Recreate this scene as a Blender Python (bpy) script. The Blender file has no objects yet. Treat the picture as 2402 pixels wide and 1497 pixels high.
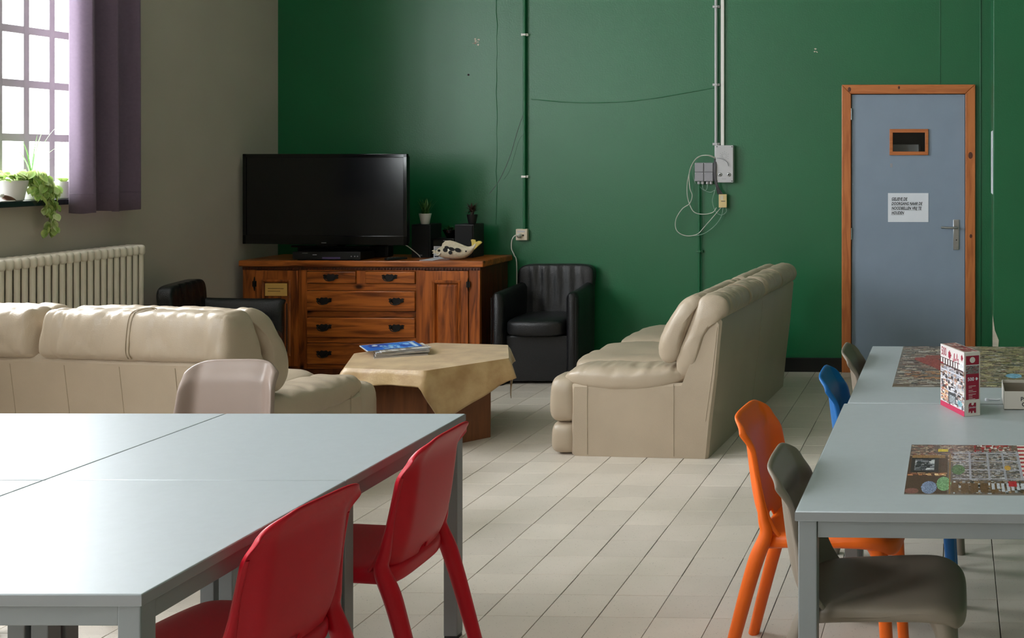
import bpy, bmesh, math, random
import numpy as np
from mathutils import Vector, Matrix, noise, Euler
random.seed(7)
PI = math.pi
scene = bpy.context.scene
COL = scene.collection

# ------------------------------------------------------------------ camera
cam_d = bpy.data.cameras.new('camera')
cam = bpy.data.objects.new('camera', cam_d); COL.objects.link(cam)
cam.location = (0, 0, 1.6)
cam.rotation_euler = (math.radians(90), 0, math.radians(1.78))
cam_d.sensor_width = 36.0
cam_d.lens = 2640.0 / 2402.0 * 36.0
cam_d.shift_x = (1201.0 - 2159.0) / 2402.0
cam_d.shift_y = -(748.5 - 371.0) / 2402.0
cam_d.clip_start = 0.05
scene.camera = cam

# ------------------------------------------------------------------ world, light, exposure
wld = bpy.data.worlds.new('overcast_sky'); scene.world = wld
wld.use_nodes = True
bg = wld.node_tree.nodes['Background']
bg.inputs['Color'].default_value = (0.93, 0.97, 1.0, 1)
bg.inputs['Strength'].default_value = 9.0
scene.view_settings.view_transform = 'Standard'
scene.view_settings.look = 'None'
scene.view_settings.gamma = 1.0
scene.view_settings.use_curve_mapping = False
scene.view_settings.exposure = 1.42
try:
    scene.cycles.use_denoising = True
    scene.cycles.max_bounces = 7
    scene.cycles.diffuse_bounces = 5
    scene.cycles.glossy_bounces = 3
    scene.cycles.transparent_max_bounces = 12
    scene.cycles.sample_clamp_indirect = 6.0
except Exception:
    pass

XW = -5.147      # left wall plane
YW = 8.40        # green wall plane
CEIL = 4.3
XR = 4.2
YB = -5.0
XG = XW - 0.15   # window plane in the left wall
WINS = [(4.60, 6.79), (0.55, 2.74), (-3.4, -1.2)]   # windows along the left wall (y range)
WZ0, WZ1 = 1.365, 3.82
for i, (a, b) in enumerate(WINS):      # sampling portals set in the window openings
    ld = bpy.data.lights.new('window_portal', 'AREA'); ld.shape = 'RECTANGLE'
    ld.size = WZ1 - WZ0; ld.size_y = b - a
    ld.cycles.is_portal = True
    lo = bpy.data.objects.new('window_portal', ld); COL.objects.link(lo)
    lo.location = (XG - 0.06, (a + b) / 2, (WZ0 + WZ1) / 2)
    lo.rotation_euler = (0, math.radians(-90), 0)

# ------------------------------------------------------------------ helpers
def lin(c):
    r = []
    for v in c:
        v /= 255.0
        r.append(v / 12.92 if v <= 0.04045 else ((v + 0.055) / 1.055) ** 2.4)
    return r
def rgba(c): return (*lin(c), 1.0)

MATS = {}
def mat(name, col, rough=0.5, spec=0.5, metal=0.0, var=0.08, vscale=6.0, bump=0.0, bscale=60.0, coat=0.0,
        trans=0.0, detail=4.0, stretch=None, col2=None, sheen=0.0):
    if name in MATS: return MATS[name]
    m = bpy.data.materials.new(name); m.use_nodes = True
    nt = m.node_tree; N = nt.nodes; L = nt.links
    b = N['Principled BSDF']
    b.inputs['Roughness'].default_value = rough
    b.inputs['Specular IOR Level'].default_value = spec
    b.inputs['Metallic'].default_value = metal
    b.inputs['Coat Weight'].default_value = coat
    b.inputs['Sheen Weight'].default_value = sheen
    tc = N.new('ShaderNodeTexCoord'); mp = N.new('ShaderNodeMapping')
    L.new(tc.outputs['Object'], mp.inputs['Vector'])
    if stretch: mp.inputs['Scale'].default_value = stretch
    nz = N.new('ShaderNodeTexNoise'); nz.inputs['Scale'].default_value = vscale; nz.inputs['Detail'].default_value = detail
    L.new(mp.outputs['Vector'], nz.inputs['Vector'])
    rp = N.new('ShaderNodeValToRGB')
    c = lin(col)
    if col2 is None:
        a = [max(0, v * (1 - var)) for v in c]; d = [min(1, v * (1 + var)) for v in c]
    else:
        a, d = lin(col2), c
    rp.color_ramp.elements[0].color = (*a, 1); rp.color_ramp.elements[1].color = (*d, 1)
    rp.color_ramp.elements[0].position = 0.3; rp.color_ramp.elements[1].position = 0.7
    L.new(nz.outputs['Fac'], rp.inputs['Fac'])
    L.new(rp.outputs['Color'], b.inputs['Base Color'])
    if bump > 0:
        n2 = N.new('ShaderNodeTexNoise'); n2.inputs['Scale'].default_value = bscale; n2.inputs['Detail'].default_value = 3
        L.new(tc.outputs['Object'], n2.inputs['Vector'])
        bp = N.new('ShaderNodeBump'); bp.inputs['Strength'].default_value = bump; bp.inputs['Distance'].default_value = 0.01
        L.new(n2.outputs['Fac'], bp.inputs['Height']); L.new(bp.outputs['Normal'], b.inputs['Normal'])
    if trans > 0:
        t = N.new('ShaderNodeBsdfTranslucent'); mx = N.new('ShaderNodeMixShader'); mx.inputs['Fac'].default_value = trans
        L.new(rp.outputs['Color'], t.inputs['Color'])
        L.new(b.outputs['BSDF'], mx.inputs[1]); L.new(t.outputs['BSDF'], mx.inputs[2])
        L.new(mx.outputs['Shader'], N['Material Output'].inputs['Surface'])
    MATS[name] = m
    return m

def mat_wood(name, c_light, c_dark, axis='x', rough=0.35, scale=1.0, knots=True, spec=0.5):
    if name in MATS: return MATS[name]
    m = bpy.data.materials.new(name); m.use_nodes = True
    nt = m.node_tree; N = nt.nodes; L = nt.links
    b = N['Principled BSDF']; b.inputs['Roughness'].default_value = rough; b.inputs['Specular IOR Level'].default_value = spec
    tc = N.new('ShaderNodeTexCoord'); mp = N.new('ShaderNodeMapping')
    s = {'x': (2.2, 22, 22), 'z': (22, 22, 2.2), 'y': (22, 2.2, 22)}[axis]
    mp.inputs['Scale'].default_value = [v * scale for v in s]
    L.new(tc.outputs['Object'], mp.inputs['Vector'])
    nz = N.new('ShaderNodeTexNoise'); nz.inputs['Scale'].default_value = 1.0; nz.inputs['Detail'].default_value = 6; nz.inputs['Distortion'].default_value = 1.2
    L.new(mp.outputs['Vector'], nz.inputs['Vector'])
    rp = N.new('ShaderNodeValToRGB')
    rp.color_ramp.elements[0].color = rgba(c_dark); rp.color_ramp.elements[1].color = rgba(c_light)
    rp.color_ramp.elements[0].position = 0.32; rp.color_ramp.elements[1].position = 0.62
    L.new(nz.outputs['Fac'], rp.inputs['Fac'])
    out = rp.outputs['Color']
    if knots:
        mp2 = N.new('ShaderNodeMapping'); s2 = {'x': (3.2, 6, 6), 'z': (6, 6, 3.2), 'y': (6, 3.2, 6)}[axis]
        mp2.inputs['Scale'].default_value = s2
        L.new(tc.outputs['Object'], mp2.inputs['Vector'])
        vo = N.new('ShaderNodeTexVoronoi'); vo.inputs['Scale'].default_value = 1.0
        L.new(mp2.outputs['Vector'], vo.inputs['Vector'])
        kr = N.new('ShaderNodeValToRGB'); kr.color_ramp.elements[0].position = 0.05; kr.color_ramp.elements[1].position = 0.16
        kr.color_ramp.elements[0].color = (0.1, 0.07, 0.05, 1); kr.color_ramp.elements[1].color = (1, 1, 1, 1)
        L.new(vo.outputs['Distance'], kr.inputs['Fac'])
        mu = N.new('ShaderNodeMix'); mu.data_type = 'RGBA'; mu.blend_type = 'MULTIPLY'; mu.inputs['Factor'].default_value = 1
        L.new(out, mu.inputs['A']); L.new(kr.outputs['Color'], mu.inputs['B'])
        out = mu.outputs['Result']
    L.new(out, b.inputs['Base Color'])
    bp = N.new('ShaderNodeBump'); bp.inputs['Strength'].default_value = 0.12; bp.inputs['Distance'].default_value = 0.004
    L.new(nz.outputs['Fac'], bp.inputs['Height']); L.new(bp.outputs['Normal'], b.inputs['Normal'])
    MATS[name] = m
    return m

def mat_print(name, rough=0.4):
    if name in MATS: return MATS[name]
    m = bpy.data.materials.new(name); m.use_nodes = True
    nt = m.node_tree; b = nt.nodes['Principled BSDF']; b.inputs['Roughness'].default_value = rough
    a = nt.nodes.new('ShaderNodeAttribute'); a.attribute_name = 'print'
    nt.links.new(a.outputs['Color'], b.inputs['Base Color'])
    MATS[name] = m
    return m

def mat_pane(name):
    m = bpy.data.materials.new(name); m.use_nodes = True
    nt = m.node_tree; N = nt.nodes; L = nt.links
    N.remove(N['Principled BSDF'])
    t = N.new('ShaderNodeBsdfTransparent'); t.inputs['Color'].default_value = (0.95, 0.97, 0.97, 1)
    g = N.new('ShaderNodeBsdfGlossy'); g.inputs['Roughness'].default_value = 0.03
    f = N.new('ShaderNodeFresnel'); f.inputs['IOR'].default_value = 1.3
    mx = N.new('ShaderNodeMixShader')
    L.new(f.outputs['Fac'], mx.inputs['Fac']); L.new(t.outputs['BSDF'], mx.inputs[1]); L.new(g.outputs['BSDF'], mx.inputs[2])
    L.new(mx.outputs['Shader'], N['Material Output'].inputs['Surface'])
    MATS[name] = m
    return m

def mesh_from(name, verts, faces, smooth=None):
    me = bpy.data.meshes.new(name)
    me.from_pydata([tuple(v) for v in verts], [], faces)
    fix(me, smooth)
    return me
def fix(me, smooth=None):
    bm = bmesh.new(); bm.from_mesh(me)
    bmesh.ops.recalc_face_normals(bm, faces=bm.faces)
    bm.to_mesh(me); bm.free()
    if smooth is not None:
        me.polygons.foreach_set('use_smooth', [True] * len(me.polygons))
        if smooth < 179: me.set_sharp_from_angle(angle=math.radians(smooth))
        if smooth == 40:     # bevelled boxes: keep the large faces flat
            for p in me.polygons:
                if max(abs(c) for c in p.normal) > .9995: p.use_smooth = False
    me.update()
def bm_mesh(bm, name='mesh', smooth=None):
    me = bpy.data.meshes.new(name); bm.to_mesh(me); bm.free(); fix(me, smooth); return me

def obj(name, me, m=None, parent=None, loc=(0, 0, 0), rot=(0, 0, 0), scale=None):
    o = bpy.data.objects.new(name, me); COL.objects.link(o)
    if m is not None and me is not None:
        if len(me.materials) == 0: me.materials.append(m)
    o.location = loc; o.rotation_euler = rot
    if scale: o.scale = scale
    if parent: o.parent = parent
    return o
def tag(o, label, cat, group=None, kind=None):
    o['label'] = label; o['category'] = cat
    if group: o['group'] = group
    if kind: o['kind'] = kind
    return o
def thing(name, label, cat, loc=(0, 0, 0), rz=0.0, group=None):
    o = bpy.data.objects.new(name, None); COL.objects.link(o); o.empty_display_size = 0.1
    o.location = loc; o.rotation_euler = (0, 0, rz)
    return tag(o, label, cat, group)
def struct(o, label=None, cat=None):
    o['kind'] = 'structure'
    if label: o['label'] = label
    if cat: o['category'] = cat
    return o
def subsurf(o, n=1):
    md = o.modifiers.new('smooth', 'SUBSURF'); md.levels = n; md.render_levels = n
    return o

def add_box(bm, x0, x1, y0, y1, z0, z1, bev=0.0, seg=2, M=None):
    r = bmesh.ops.create_cube(bm, size=1.0)
    vs = r['verts']
    for v in vs:
        v.co = Vector(((x0 + x1) / 2 + v.co.x * (x1 - x0), (y0 + y1) / 2 + v.co.y * (y1 - y0), (z0 + z1) / 2 + v.co.z * (z1 - z0)))
    if bev > 0:
        es = list({e for v in vs for e in v.link_edges})
        rr = bmesh.ops.bevel(bm, geom=es, offset=bev, segments=seg, profile=0.5, affect='EDGES')
        if M is not None:
            for v in {v for f in rr['faces'] for v in f.verts}: v.co = M @ v.co
        return
    if M is not None:
        for v in vs: v.co = M @ v.co
def box(x0, x1, y0, y1, z0, z1, bev=0.0, seg=2):
    bm = bmesh.new(); add_box(bm, x0, x1, y0, y1, z0, z1, bev, seg)
    return bm_mesh(bm, 'box', 40 if bev > 0 else None)
def boxes(lst, bev=0.0):
    bm = bmesh.new()
    for b in lst: add_box(bm, *b, bev)
    return bm_mesh(bm, 'boxes', 40 if bev > 0 else None)

def lathe(profile, seg=28, close=True):
    vs, fs = [], []
    n = len(profile)
    for i in range(seg):
        a = 2 * PI * i / seg
        for r, z in profile: vs.append((r * math.cos(a), r * math.sin(a), z))
    for i in range(seg):
        j = (i + 1) % seg
        for k in range(n - 1):
            fs.append((i * n + k, j * n + k, j * n + k + 1, i * n + k + 1))
    if close:
        fs.append([i * n for i in range(seg)][::-1]); fs.append([i * n + n - 1 for i in range(seg)])
    return mesh_from('lathe', vs, fs, 35)

def tube_bm(bm, pts, rad, seg=8, cap=True):
    pts = [Vector(p) for p in pts]; n = len(pts)
    if not hasattr(rad, '__len__'): rad = [rad] * n
    up = Vector((0, 0, 1)); rings = []; prev = None
    for i, p in enumerate(pts):
        t = (pts[min(i + 1, n - 1)] - pts[max(i - 1, 0)])
        if t.length < 1e-9: t = Vector((0, 0, 1))
        t.normalize()
        if prev is None:
            a = up if abs(t.dot(up)) < 0.9 else Vector((1, 0, 0))
            u = t.cross(a).normalized()
        else:
            u = (prev - t * prev.dot(t)).normalized()
        prev = u; w = t.cross(u)
        r = rad[i]
        rx, ry = (r if hasattr(r, '__len__') else (r, r))
        rings.append([bm.verts.new(p + u * (rx * math.cos(2 * PI * k / seg)) + w * (ry * math.sin(2 * PI * k / seg))) for k in range(seg)])
    for i in range(n - 1):
        for k in range(seg):
            bm.faces.new((rings[i][k], rings[i][(k + 1) % seg], rings[i + 1][(k + 1) % seg], rings[i + 1][k]))
    if cap:
        bm.faces.new(rings[0][::-1]); bm.faces.new(rings[-1])
def tube(pts, rad, seg=8):
    bm = bmesh.new(); tube_bm(bm, pts, rad, seg); return bm_mesh(bm, 'tube', 60)
def catmull(pts, n=8, closed=False):
    pts = [Vector(p) for p in pts]; m = len(pts); out = []
    rng = m if closed else m - 1
    for i in range(rng):
        if closed: p0, p1, p2, p3 = pts[i - 1], pts[i], pts[(i + 1) % m], pts[(i + 2) % m]
        else: p0, p1, p2, p3 = pts[max(i - 1, 0)], pts[i], pts[i + 1], pts[min(i + 2, m - 1)]
        for k in range(n):
            t = k / n
            out.append(0.5 * ((2 * p1) + (-p0 + p2) * t + (2 * p0 - 5 * p1 + 4 * p2 - p3) * t * t + (-p0 + 3 * p1 - 3 * p2 + p3) * t ** 3))
    if not closed: out.append(pts[-1])
    return out
def loft(sections, cap=True, smooth=60):
    n = len(sections[0]); vs = [p for s in sections for p in s]; fs = []
    for i in range(len(sections) - 1):
        for k in range(n):
            fs.append((i * n + k, i * n + (k + 1) % n, (i + 1) * n + (k + 1) % n, (i + 1) * n + k))
    if cap:
        fs.append(list(range(n))[::-1]); fs.append([(len(sections) - 1) * n + k for k in range(n)])
    return mesh_from('loft', vs, fs, smooth)
def pillow(hx, hy, hz, k=4.0, n=12, f=None, kz=None):
    """superquadric cushion; f(p) may displace a point"""
    bm = bmesh.new()
    bmesh.ops.create_cube(bm, size=2.0)
    bmesh.ops.subdivide_edges(bm, edges=bm.edges, cuts=n - 1, use_grid_fill=True)
    for v in bm.verts:
        p = v.co.copy()
        p = Vector([math.sin(c * PI / 2) for c in p])
        s = (abs(p.x) ** k + abs(p.y) ** k + abs(p.z) ** k) ** (1.0 / k)
        p = p / s
        q = Vector((p.x * hx, p.y * hy, p.z * hz))
        if f: q = f(q, p)
        v.co = q
    return bm_mesh(bm, 'pillow', 180)
def nz3(p, s=1.0, o=0.0): return noise.noise(Vector((p[0] * s + o, p[1] * s + o * 1.7, p[2] * s - o)))
def sstep(a, b, x):
    t = min(1, max(0, (x - a) / (b - a))); return t * t * (3 - 2 * t)

_dg = None
def text_mesh(body, size, shear=0.0, bold=0.0, extrude=0.0, spacing=1.0, align='LEFT', line=1.0):
    cu = bpy.data.curves.new('lettering', 'FONT'); cu.body = body; cu.size = size; cu.shear = shear; cu.offset = bold
    cu.extrude = extrude; cu.space_character = spacing; cu.align_x = align; cu.space_line = line; cu.resolution_u = 3
    o = bpy.data.objects.new('lettering', cu); COL.objects.link(o)
    dg = bpy.context.evaluated_depsgraph_get(); dg.update()
    me = bpy.data.meshes.new_from_object(o.evaluated_get(dg))
    COL.objects.unlink(o); bpy.data.objects.remove(o); bpy.data.curves.remove(cu)
    return me
def grid_print(W, Hh, canvas, thick=0.002, flip=False):
    """flat printed sheet: grid of coloured faces (canvas[row][col], row 0 at y=0), with thickness"""
    ny, nx = canvas.shape[:2]
    xs = np.linspace(0, W, nx + 1); ys = np.linspace(0, Hh, ny + 1)
    vs = [(x, y, thick) for y in ys for x in xs]
    fs = [(j * (nx + 1) + i, j * (nx + 1) + i + 1, (j + 1) * (nx + 1) + i + 1, (j + 1) * (nx + 1) + i) for j in range(ny) for i in range(nx)]
    b0 = len(vs)
    vs += [(0, 0, 0), (W, 0, 0), (W, Hh, 0), (0, Hh, 0), (0, 0, thick), (W, 0, thick), (W, Hh, thick), (0, Hh, thick)]
    fs += [(b0 + 3, b0 + 2, b0 + 1, b0), (b0, b0 + 1, b0 + 5, b0 + 4), (b0 + 1, b0 + 2, b0 + 6, b0 + 5), (b0 + 2, b0 + 3, b0 + 7, b0 + 6), (b0 + 3, b0, b0 + 4, b0 + 7)]
    me = bpy.data.meshes.new('print'); me.from_pydata(vs, [], fs)
    at = me.color_attributes.new('print', 'FLOAT_COLOR', 'CORNER')
    c = canvas.reshape(-1, 3) / 255.0
    c = np.where(c <= 0.04045, c / 12.92, ((c + 0.055) / 1.055) ** 2.4)
    c = np.vstack([c, np.tile([[0.25, 0.22, 0.18]], (5, 1))])
    cc = np.repeat(np.hstack([c, np.ones((len(c), 1))]), 4, axis=0).astype(np.float32)
    at.data.foreach_set('color', cc.ravel())
    me.update()
    return me
class Canvas:
    def __init__(s, nx, ny, col, seed=1):
        s.a = np.zeros((ny, nx, 3)) + np.array(col); s.nx, s.ny = nx, ny; s.r = np.random.RandomState(seed)
    def box(s, x0, y0, x1, y1, col, jit=0):
        i0, i1, j0, j1 = [int(round(v)) for v in (x0 * s.nx, x1 * s.nx, y0 * s.ny, y1 * s.ny)]
        i0, j0 = max(i0, 0), max(j0, 0)
        if i1 <= i0: i1 = i0 + 1
        if j1 <= j0: j1 = j0 + 1
        sh = s.a[j0:j1, i0:i1].shape
        s.a[j0:j1, i0:i1] = np.array(col) + (s.r.randn(sh[0], sh[1], 1) * jit if jit else 0)
    def ell(s, cx, cy, rx, ry, col, jit=0):
        yy, xx = np.mgrid[0:s.ny, 0:s.nx]
        m = (((xx + .5) / s.nx - cx) / rx) ** 2 + (((yy + .5) / s.ny - cy) / ry) ** 2 < 1
        s.a[m] = np.array(col) + s.r.randn(m.sum(), 1) * jit
    def speck(s, x0, y0, x1, y1, pal, n, w, h):
        for _ in range(n):
            x = s.r.uniform(x0, x1); y = s.r.uniform(y0, y1)
            ww = w * s.r.uniform(.3, 1.3); hh = h * s.r.uniform(.3, 1.3)
            c = np.array(pal[s.r.randint(len(pal))]) + s.r.randn() * 14
            s.box(x, y, min(x + ww, x1), min(y + hh, y1), c, 10)
    def get(s): return np.clip(s.a, 4, 250)

# ------------------------------------------------------------------ materials
GREEN = mat('green_wall_paint', (10, 96, 56), rough=0.38, spec=0.62, var=0.05, vscale=1.5, bump=0.10, bscale=90)
GREIGE = mat('greige_wall_paint', (184, 174, 161), rough=0.7, spec=0.3, var=0.04, vscale=2, bump=0.06, bscale=80)
WHITEWALL = mat('off_white_wall_paint', (205, 200, 188), rough=0.8, spec=0.3, var=0.03, vscale=2, bump=0.05, bscale=60)
CEILM = mat('white_ceiling_paint', (215, 213, 206), rough=0.9, spec=0.2, var=0.02)
BLACKB = mat('black_baseboard_tile', (20, 20, 22), rough=0.3, var=0.1)
GROUT = mat('dark_grout', (70, 66, 60), rough=0.95, spec=0.1, var=0.2, vscale=20)
LAMINATE = mat('grey_laminate', (172, 179, 183), rough=0.4, spec=0.55, var=0.02, vscale=40, bump=0.02, bscale=300)
LAMEDGE = mat('grey_edge_band', (128, 130, 132), rough=0.45, var=0.03)
STEELG = mat('grey_powder_coated_steel', (124, 128, 130), rough=0.45, var=0.03)
REDP = mat('red_plastic', (186, 6, 32), rough=0.42, spec=0.32, var=0.03, bump=0.05, bscale=500)
ORANGEP = mat('orange_plastic', (238, 104, 12), rough=0.42, var=0.03, bump=0.05, bscale=500)
TAUPEP = mat('taupe_plastic', (126, 115, 102), rough=0.42, var=0.03, bump=0.05, bscale=500)
TANP = mat('pinkish_tan_plastic', (156, 137, 127), rough=0.34, var=0.03, bump=0.05, bscale=500)
BLUEP = mat('blue_plastic', (10, 98, 168), rough=0.38, var=0.03, bump=0.05, bscale=500)
CREAM = mat('cream_leather', (178, 161, 140), rough=0.38, spec=0.5, var=0.05, vscale=4, bump=0.12, bscale=220)
CREAMS = mat('cream_leather_seam', (168, 152, 130), rough=0.6, var=0.05)
BLACKL = mat('black_leather', (20, 20, 23), rough=0.36, spec=0.5, var=0.12, vscale=5, bump=0.25, bscale=180)
BLACKPL = mat('black_plastic', (16, 16, 18), rough=0.4, var=0.1)
GLOSSBLK = mat('glossy_black_bezel', (9, 9, 11), rough=0.12, var=0.05)
SCREEN = mat('dark_display_glass', (10, 11, 15), rough=0.18, spec=0.6, var=0.05)
WOODH = mat_wood('stained_pine_horizontal', (188, 104, 42), (104, 48, 16), 'x')
WOODV = mat_wood('stained_pine_vertical', (182, 98, 40), (100, 46, 16), 'z')
WOODD = mat_wood('dark_stained_pine', (96, 46, 20), (58, 26, 12), 'z', knots=False)
WOODT = mat_wood('table_base_veneer', (126, 76, 42), (104, 60, 32), 'z', rough=0.5, knots=False)
DOORW = mat_wood('orange_varnished_pine_v', (196, 116, 62), (166, 90, 44), 'z', rough=0.35, scale=1.3, knots=False)
DOORWH = mat_wood('orange_varnished_pine_h', (196, 116, 62), (166, 90, 44), 'x', rough=0.35, scale=1.3, knots=False)
KNOT = mat('wood_knot', (88, 42, 22), rough=0.5, var=0.3, vscale=60)
DOORG = mat('blue_grey_door_paint', (132, 146, 164), rough=0.4, var=0.03, vscale=5, bump=0.03, bscale=120)
IRON = mat('dark_iron', (28, 24, 22), rough=0.5, metal=0.3, var=0.2)
CHROME = mat('brushed_steel', (176, 178, 180), rough=0.28, metal=1.0, var=0.05, vscale=50)
PAPER = mat('white_paper', (226, 228, 236), rough=0.8, var=0.02)
INK = mat('black_ink', (28, 28, 34), rough=0.8, var=0.05)
BEIGEP = mat('beige_plastic', (212, 198, 176), rough=0.45, var=0.03)
GREYP = mat('grey_plastic', (146, 144, 150), rough=0.5, var=0.04)
LGREYP = mat('light_grey_plastic', (186, 184, 186), rough=0.5, var=0.03)
WHITEP = mat('white_plastic', (222, 220, 214), rough=0.45, var=0.03)
WIREG = mat('pale_green_wire', (140, 168, 152), rough=0.5, var=0.05)
WIREW = mat('pale_wire', (196, 196, 186), rough=0.5, var=0.05)
WIRED = mat('dark_grey_wire', (78, 74, 78), rough=0.5, var=0.1)
DARKHOLE = mat('dark_hole', (22, 20, 20), rough=0.8, var=0.1)
PLASTER = mat('bare_plaster', (206, 196, 180), rough=0.9, var=0.1, vscale=40)
RADM = mat('cream_radiator_enamel', (226, 216, 199), rough=0.35, var=0.03)
CURT = mat('mauve_curtain_fabric', (106, 90, 106), rough=0.85, spec=0.2, var=0.06, vscale=60, bump=0.05, bscale=400, trans=0.10, sheen=0.2)
FRAMEW = mat('window_frame_paint', (192, 188, 188), rough=0.5, var=0.04)
SLATE = mat('black_stone_sill', (34, 36, 44), rough=0.15, spec=0.6, var=0.1)
POTW = mat('white_ceramic', (228, 226, 220), rough=0.3, var=0.02)
SOIL = mat('potting_soil', (46, 34, 26), rough=0.95, var=0.4, vscale=80)
LEAF = mat('variegated_leaf', (216, 222, 140), rough=0.45, var=0.2, vscale=14, trans=0.35, col2=(110, 158, 60))
LEAFG = mat('green_blade_leaf', (120, 160, 90), rough=0.45, trans=0.25, col2=(70, 120, 50), vscale=10)
LEAFD = mat('dark_green_leaf', (62, 110, 50), rough=0.5, trans=0.2, col2=(36, 76, 34), vscale=10)
LEAFR = mat('dark_red_succulent', (74, 44, 40), rough=0.5, col2=(40, 42, 30), vscale=20)
STEM = mat('plant_stem', (110, 120, 60), rough=0.6)
CLOTH = mat('gold_damask_cloth', (204, 172, 122), rough=0.42, spec=0.8, vscale=9, detail=6, bump=0.15, bscale=60, col2=(166, 128, 76), sheen=0.3)
CERAM = mat('speckled_ceramic', (200, 188, 164), rough=0.3, var=0.12, vscale=70)
CERAMY = mat('yellow_ceramic', (200, 178, 88), rough=0.3, var=0.1, vscale=40)
PRINT = mat_print('printed_paper', 0.35)
BOXW = mat('white_cardboard', (214, 206, 198), rough=0.55, var=0.02)
CRIMSON = mat('crimson_print', (148, 20, 50), rough=0.5, var=0.03)
PINKP = mat('raspberry_print', (190, 44, 84), rough=0.5, var=0.03)
GREYCARD = mat('grey_cardboard', (150, 138, 128), rough=0.8, var=0.05)
PANE = mat_pane('window_glass')

def mat_tile():
    m = bpy.data.materials.new('terrazzo_tile'); m.use_nodes = True
    nt = m.node_tree; N = nt.nodes; L = nt.links; b = N['Principled BSDF']
    b.inputs['Roughness'].default_value = 0.36; b.inputs['Specular IOR Level'].default_value = 0.4
    ge = N.new('ShaderNodeNewGeometry')
    n1 = N.new('ShaderNodeTexNoise'); n1.inputs['Scale'].default_value = 1.4; n1.inputs['Detail'].default_value = 5
    L.new(ge.outputs['Position'], n1.inputs['Vector'])
    r1 = N.new('ShaderNodeValToRGB'); r1.color_ramp.elements[0].color = rgba((206, 196, 182)); r1.color_ramp.elements[1].color = rgba((226, 214, 202))
    r1.color_ramp.elements[0].position = .35; r1.color_ramp.elements[1].position = .65
    L.new(n1.outputs['Fac'], r1.inputs['Fac'])
    vo = N.new('ShaderNodeTexVoronoi'); vo.inputs['Scale'].default_value = 130
    L.new(ge.outputs['Position'], vo.inputs['Vector'])
    n2 = N.new('ShaderNodeTexNoise'); n2.inputs['Scale'].default_value = 60; L.new(ge.outputs['Position'], n2.inputs['Vector'])
    ad = N.new('ShaderNodeMath'); ad.operation = 'ADD'; L.new(vo.outputs['Distance'], ad.inputs[0])
    sb = N.new('ShaderNodeMath'); sb.operation = 'MULTIPLY'; sb.inputs[1].default_value = 0.6; L.new(n2.outputs['Fac'], sb.inputs[0]); L.new(sb.outputs[0], ad.inputs[1])
    r2 = N.new('ShaderNodeValToRGB'); r2.color_ramp.elements[0].position = .36; r2.color_ramp.elements[1].position = .46
    r2.color_ramp.elements[0].color = (0.42, 0.40, 0.37, 1); r2.color_ramp.elements[1].color = (1, 1, 1, 1)
    L.new(ad.outputs[0], r2.inputs['Fac'])
    mu = N.new('ShaderNodeMix'); mu.data_type = 'RGBA'; mu.blend_type = 'MULTIPLY'; mu.inputs['Factor'].default_value = .8
    L.new(r1.outputs['Color'], mu.inputs['A']); L.new(r2.outputs['Color'], mu.inputs['B'])
    oi = N.new('ShaderNodeObjectInfo'); mr = N.new('ShaderNodeMapRange'); mr.inputs['To Min'].default_value = .93; mr.inputs['To Max'].default_value = 1.06
    L.new(oi.outputs['Random'], mr.inputs['Value'])
    m2 = N.new('ShaderNodeMix'); m2.data_type = 'RGBA'; m2.blend_type = 'MULTIPLY'; m2.inputs['Factor'].default_value = 1
    L.new(mu.outputs['Result'], m2.inputs['A']); L.new(mr.outputs['Result'], m2.inputs['B'])
    L.new(m2.outputs['Result'], b.inputs['Base Color'])
    bp = N.new('ShaderNodeBump'); bp.inputs['Strength'].default_value = .04; bp.inputs['Distance'].default_value = .003
    L.new(n2.outputs['Fac'], bp.inputs['Height']); L.new(bp.outputs['Normal'], b.inputs['Normal'])
    return m
TILE = mat_tile()

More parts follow.
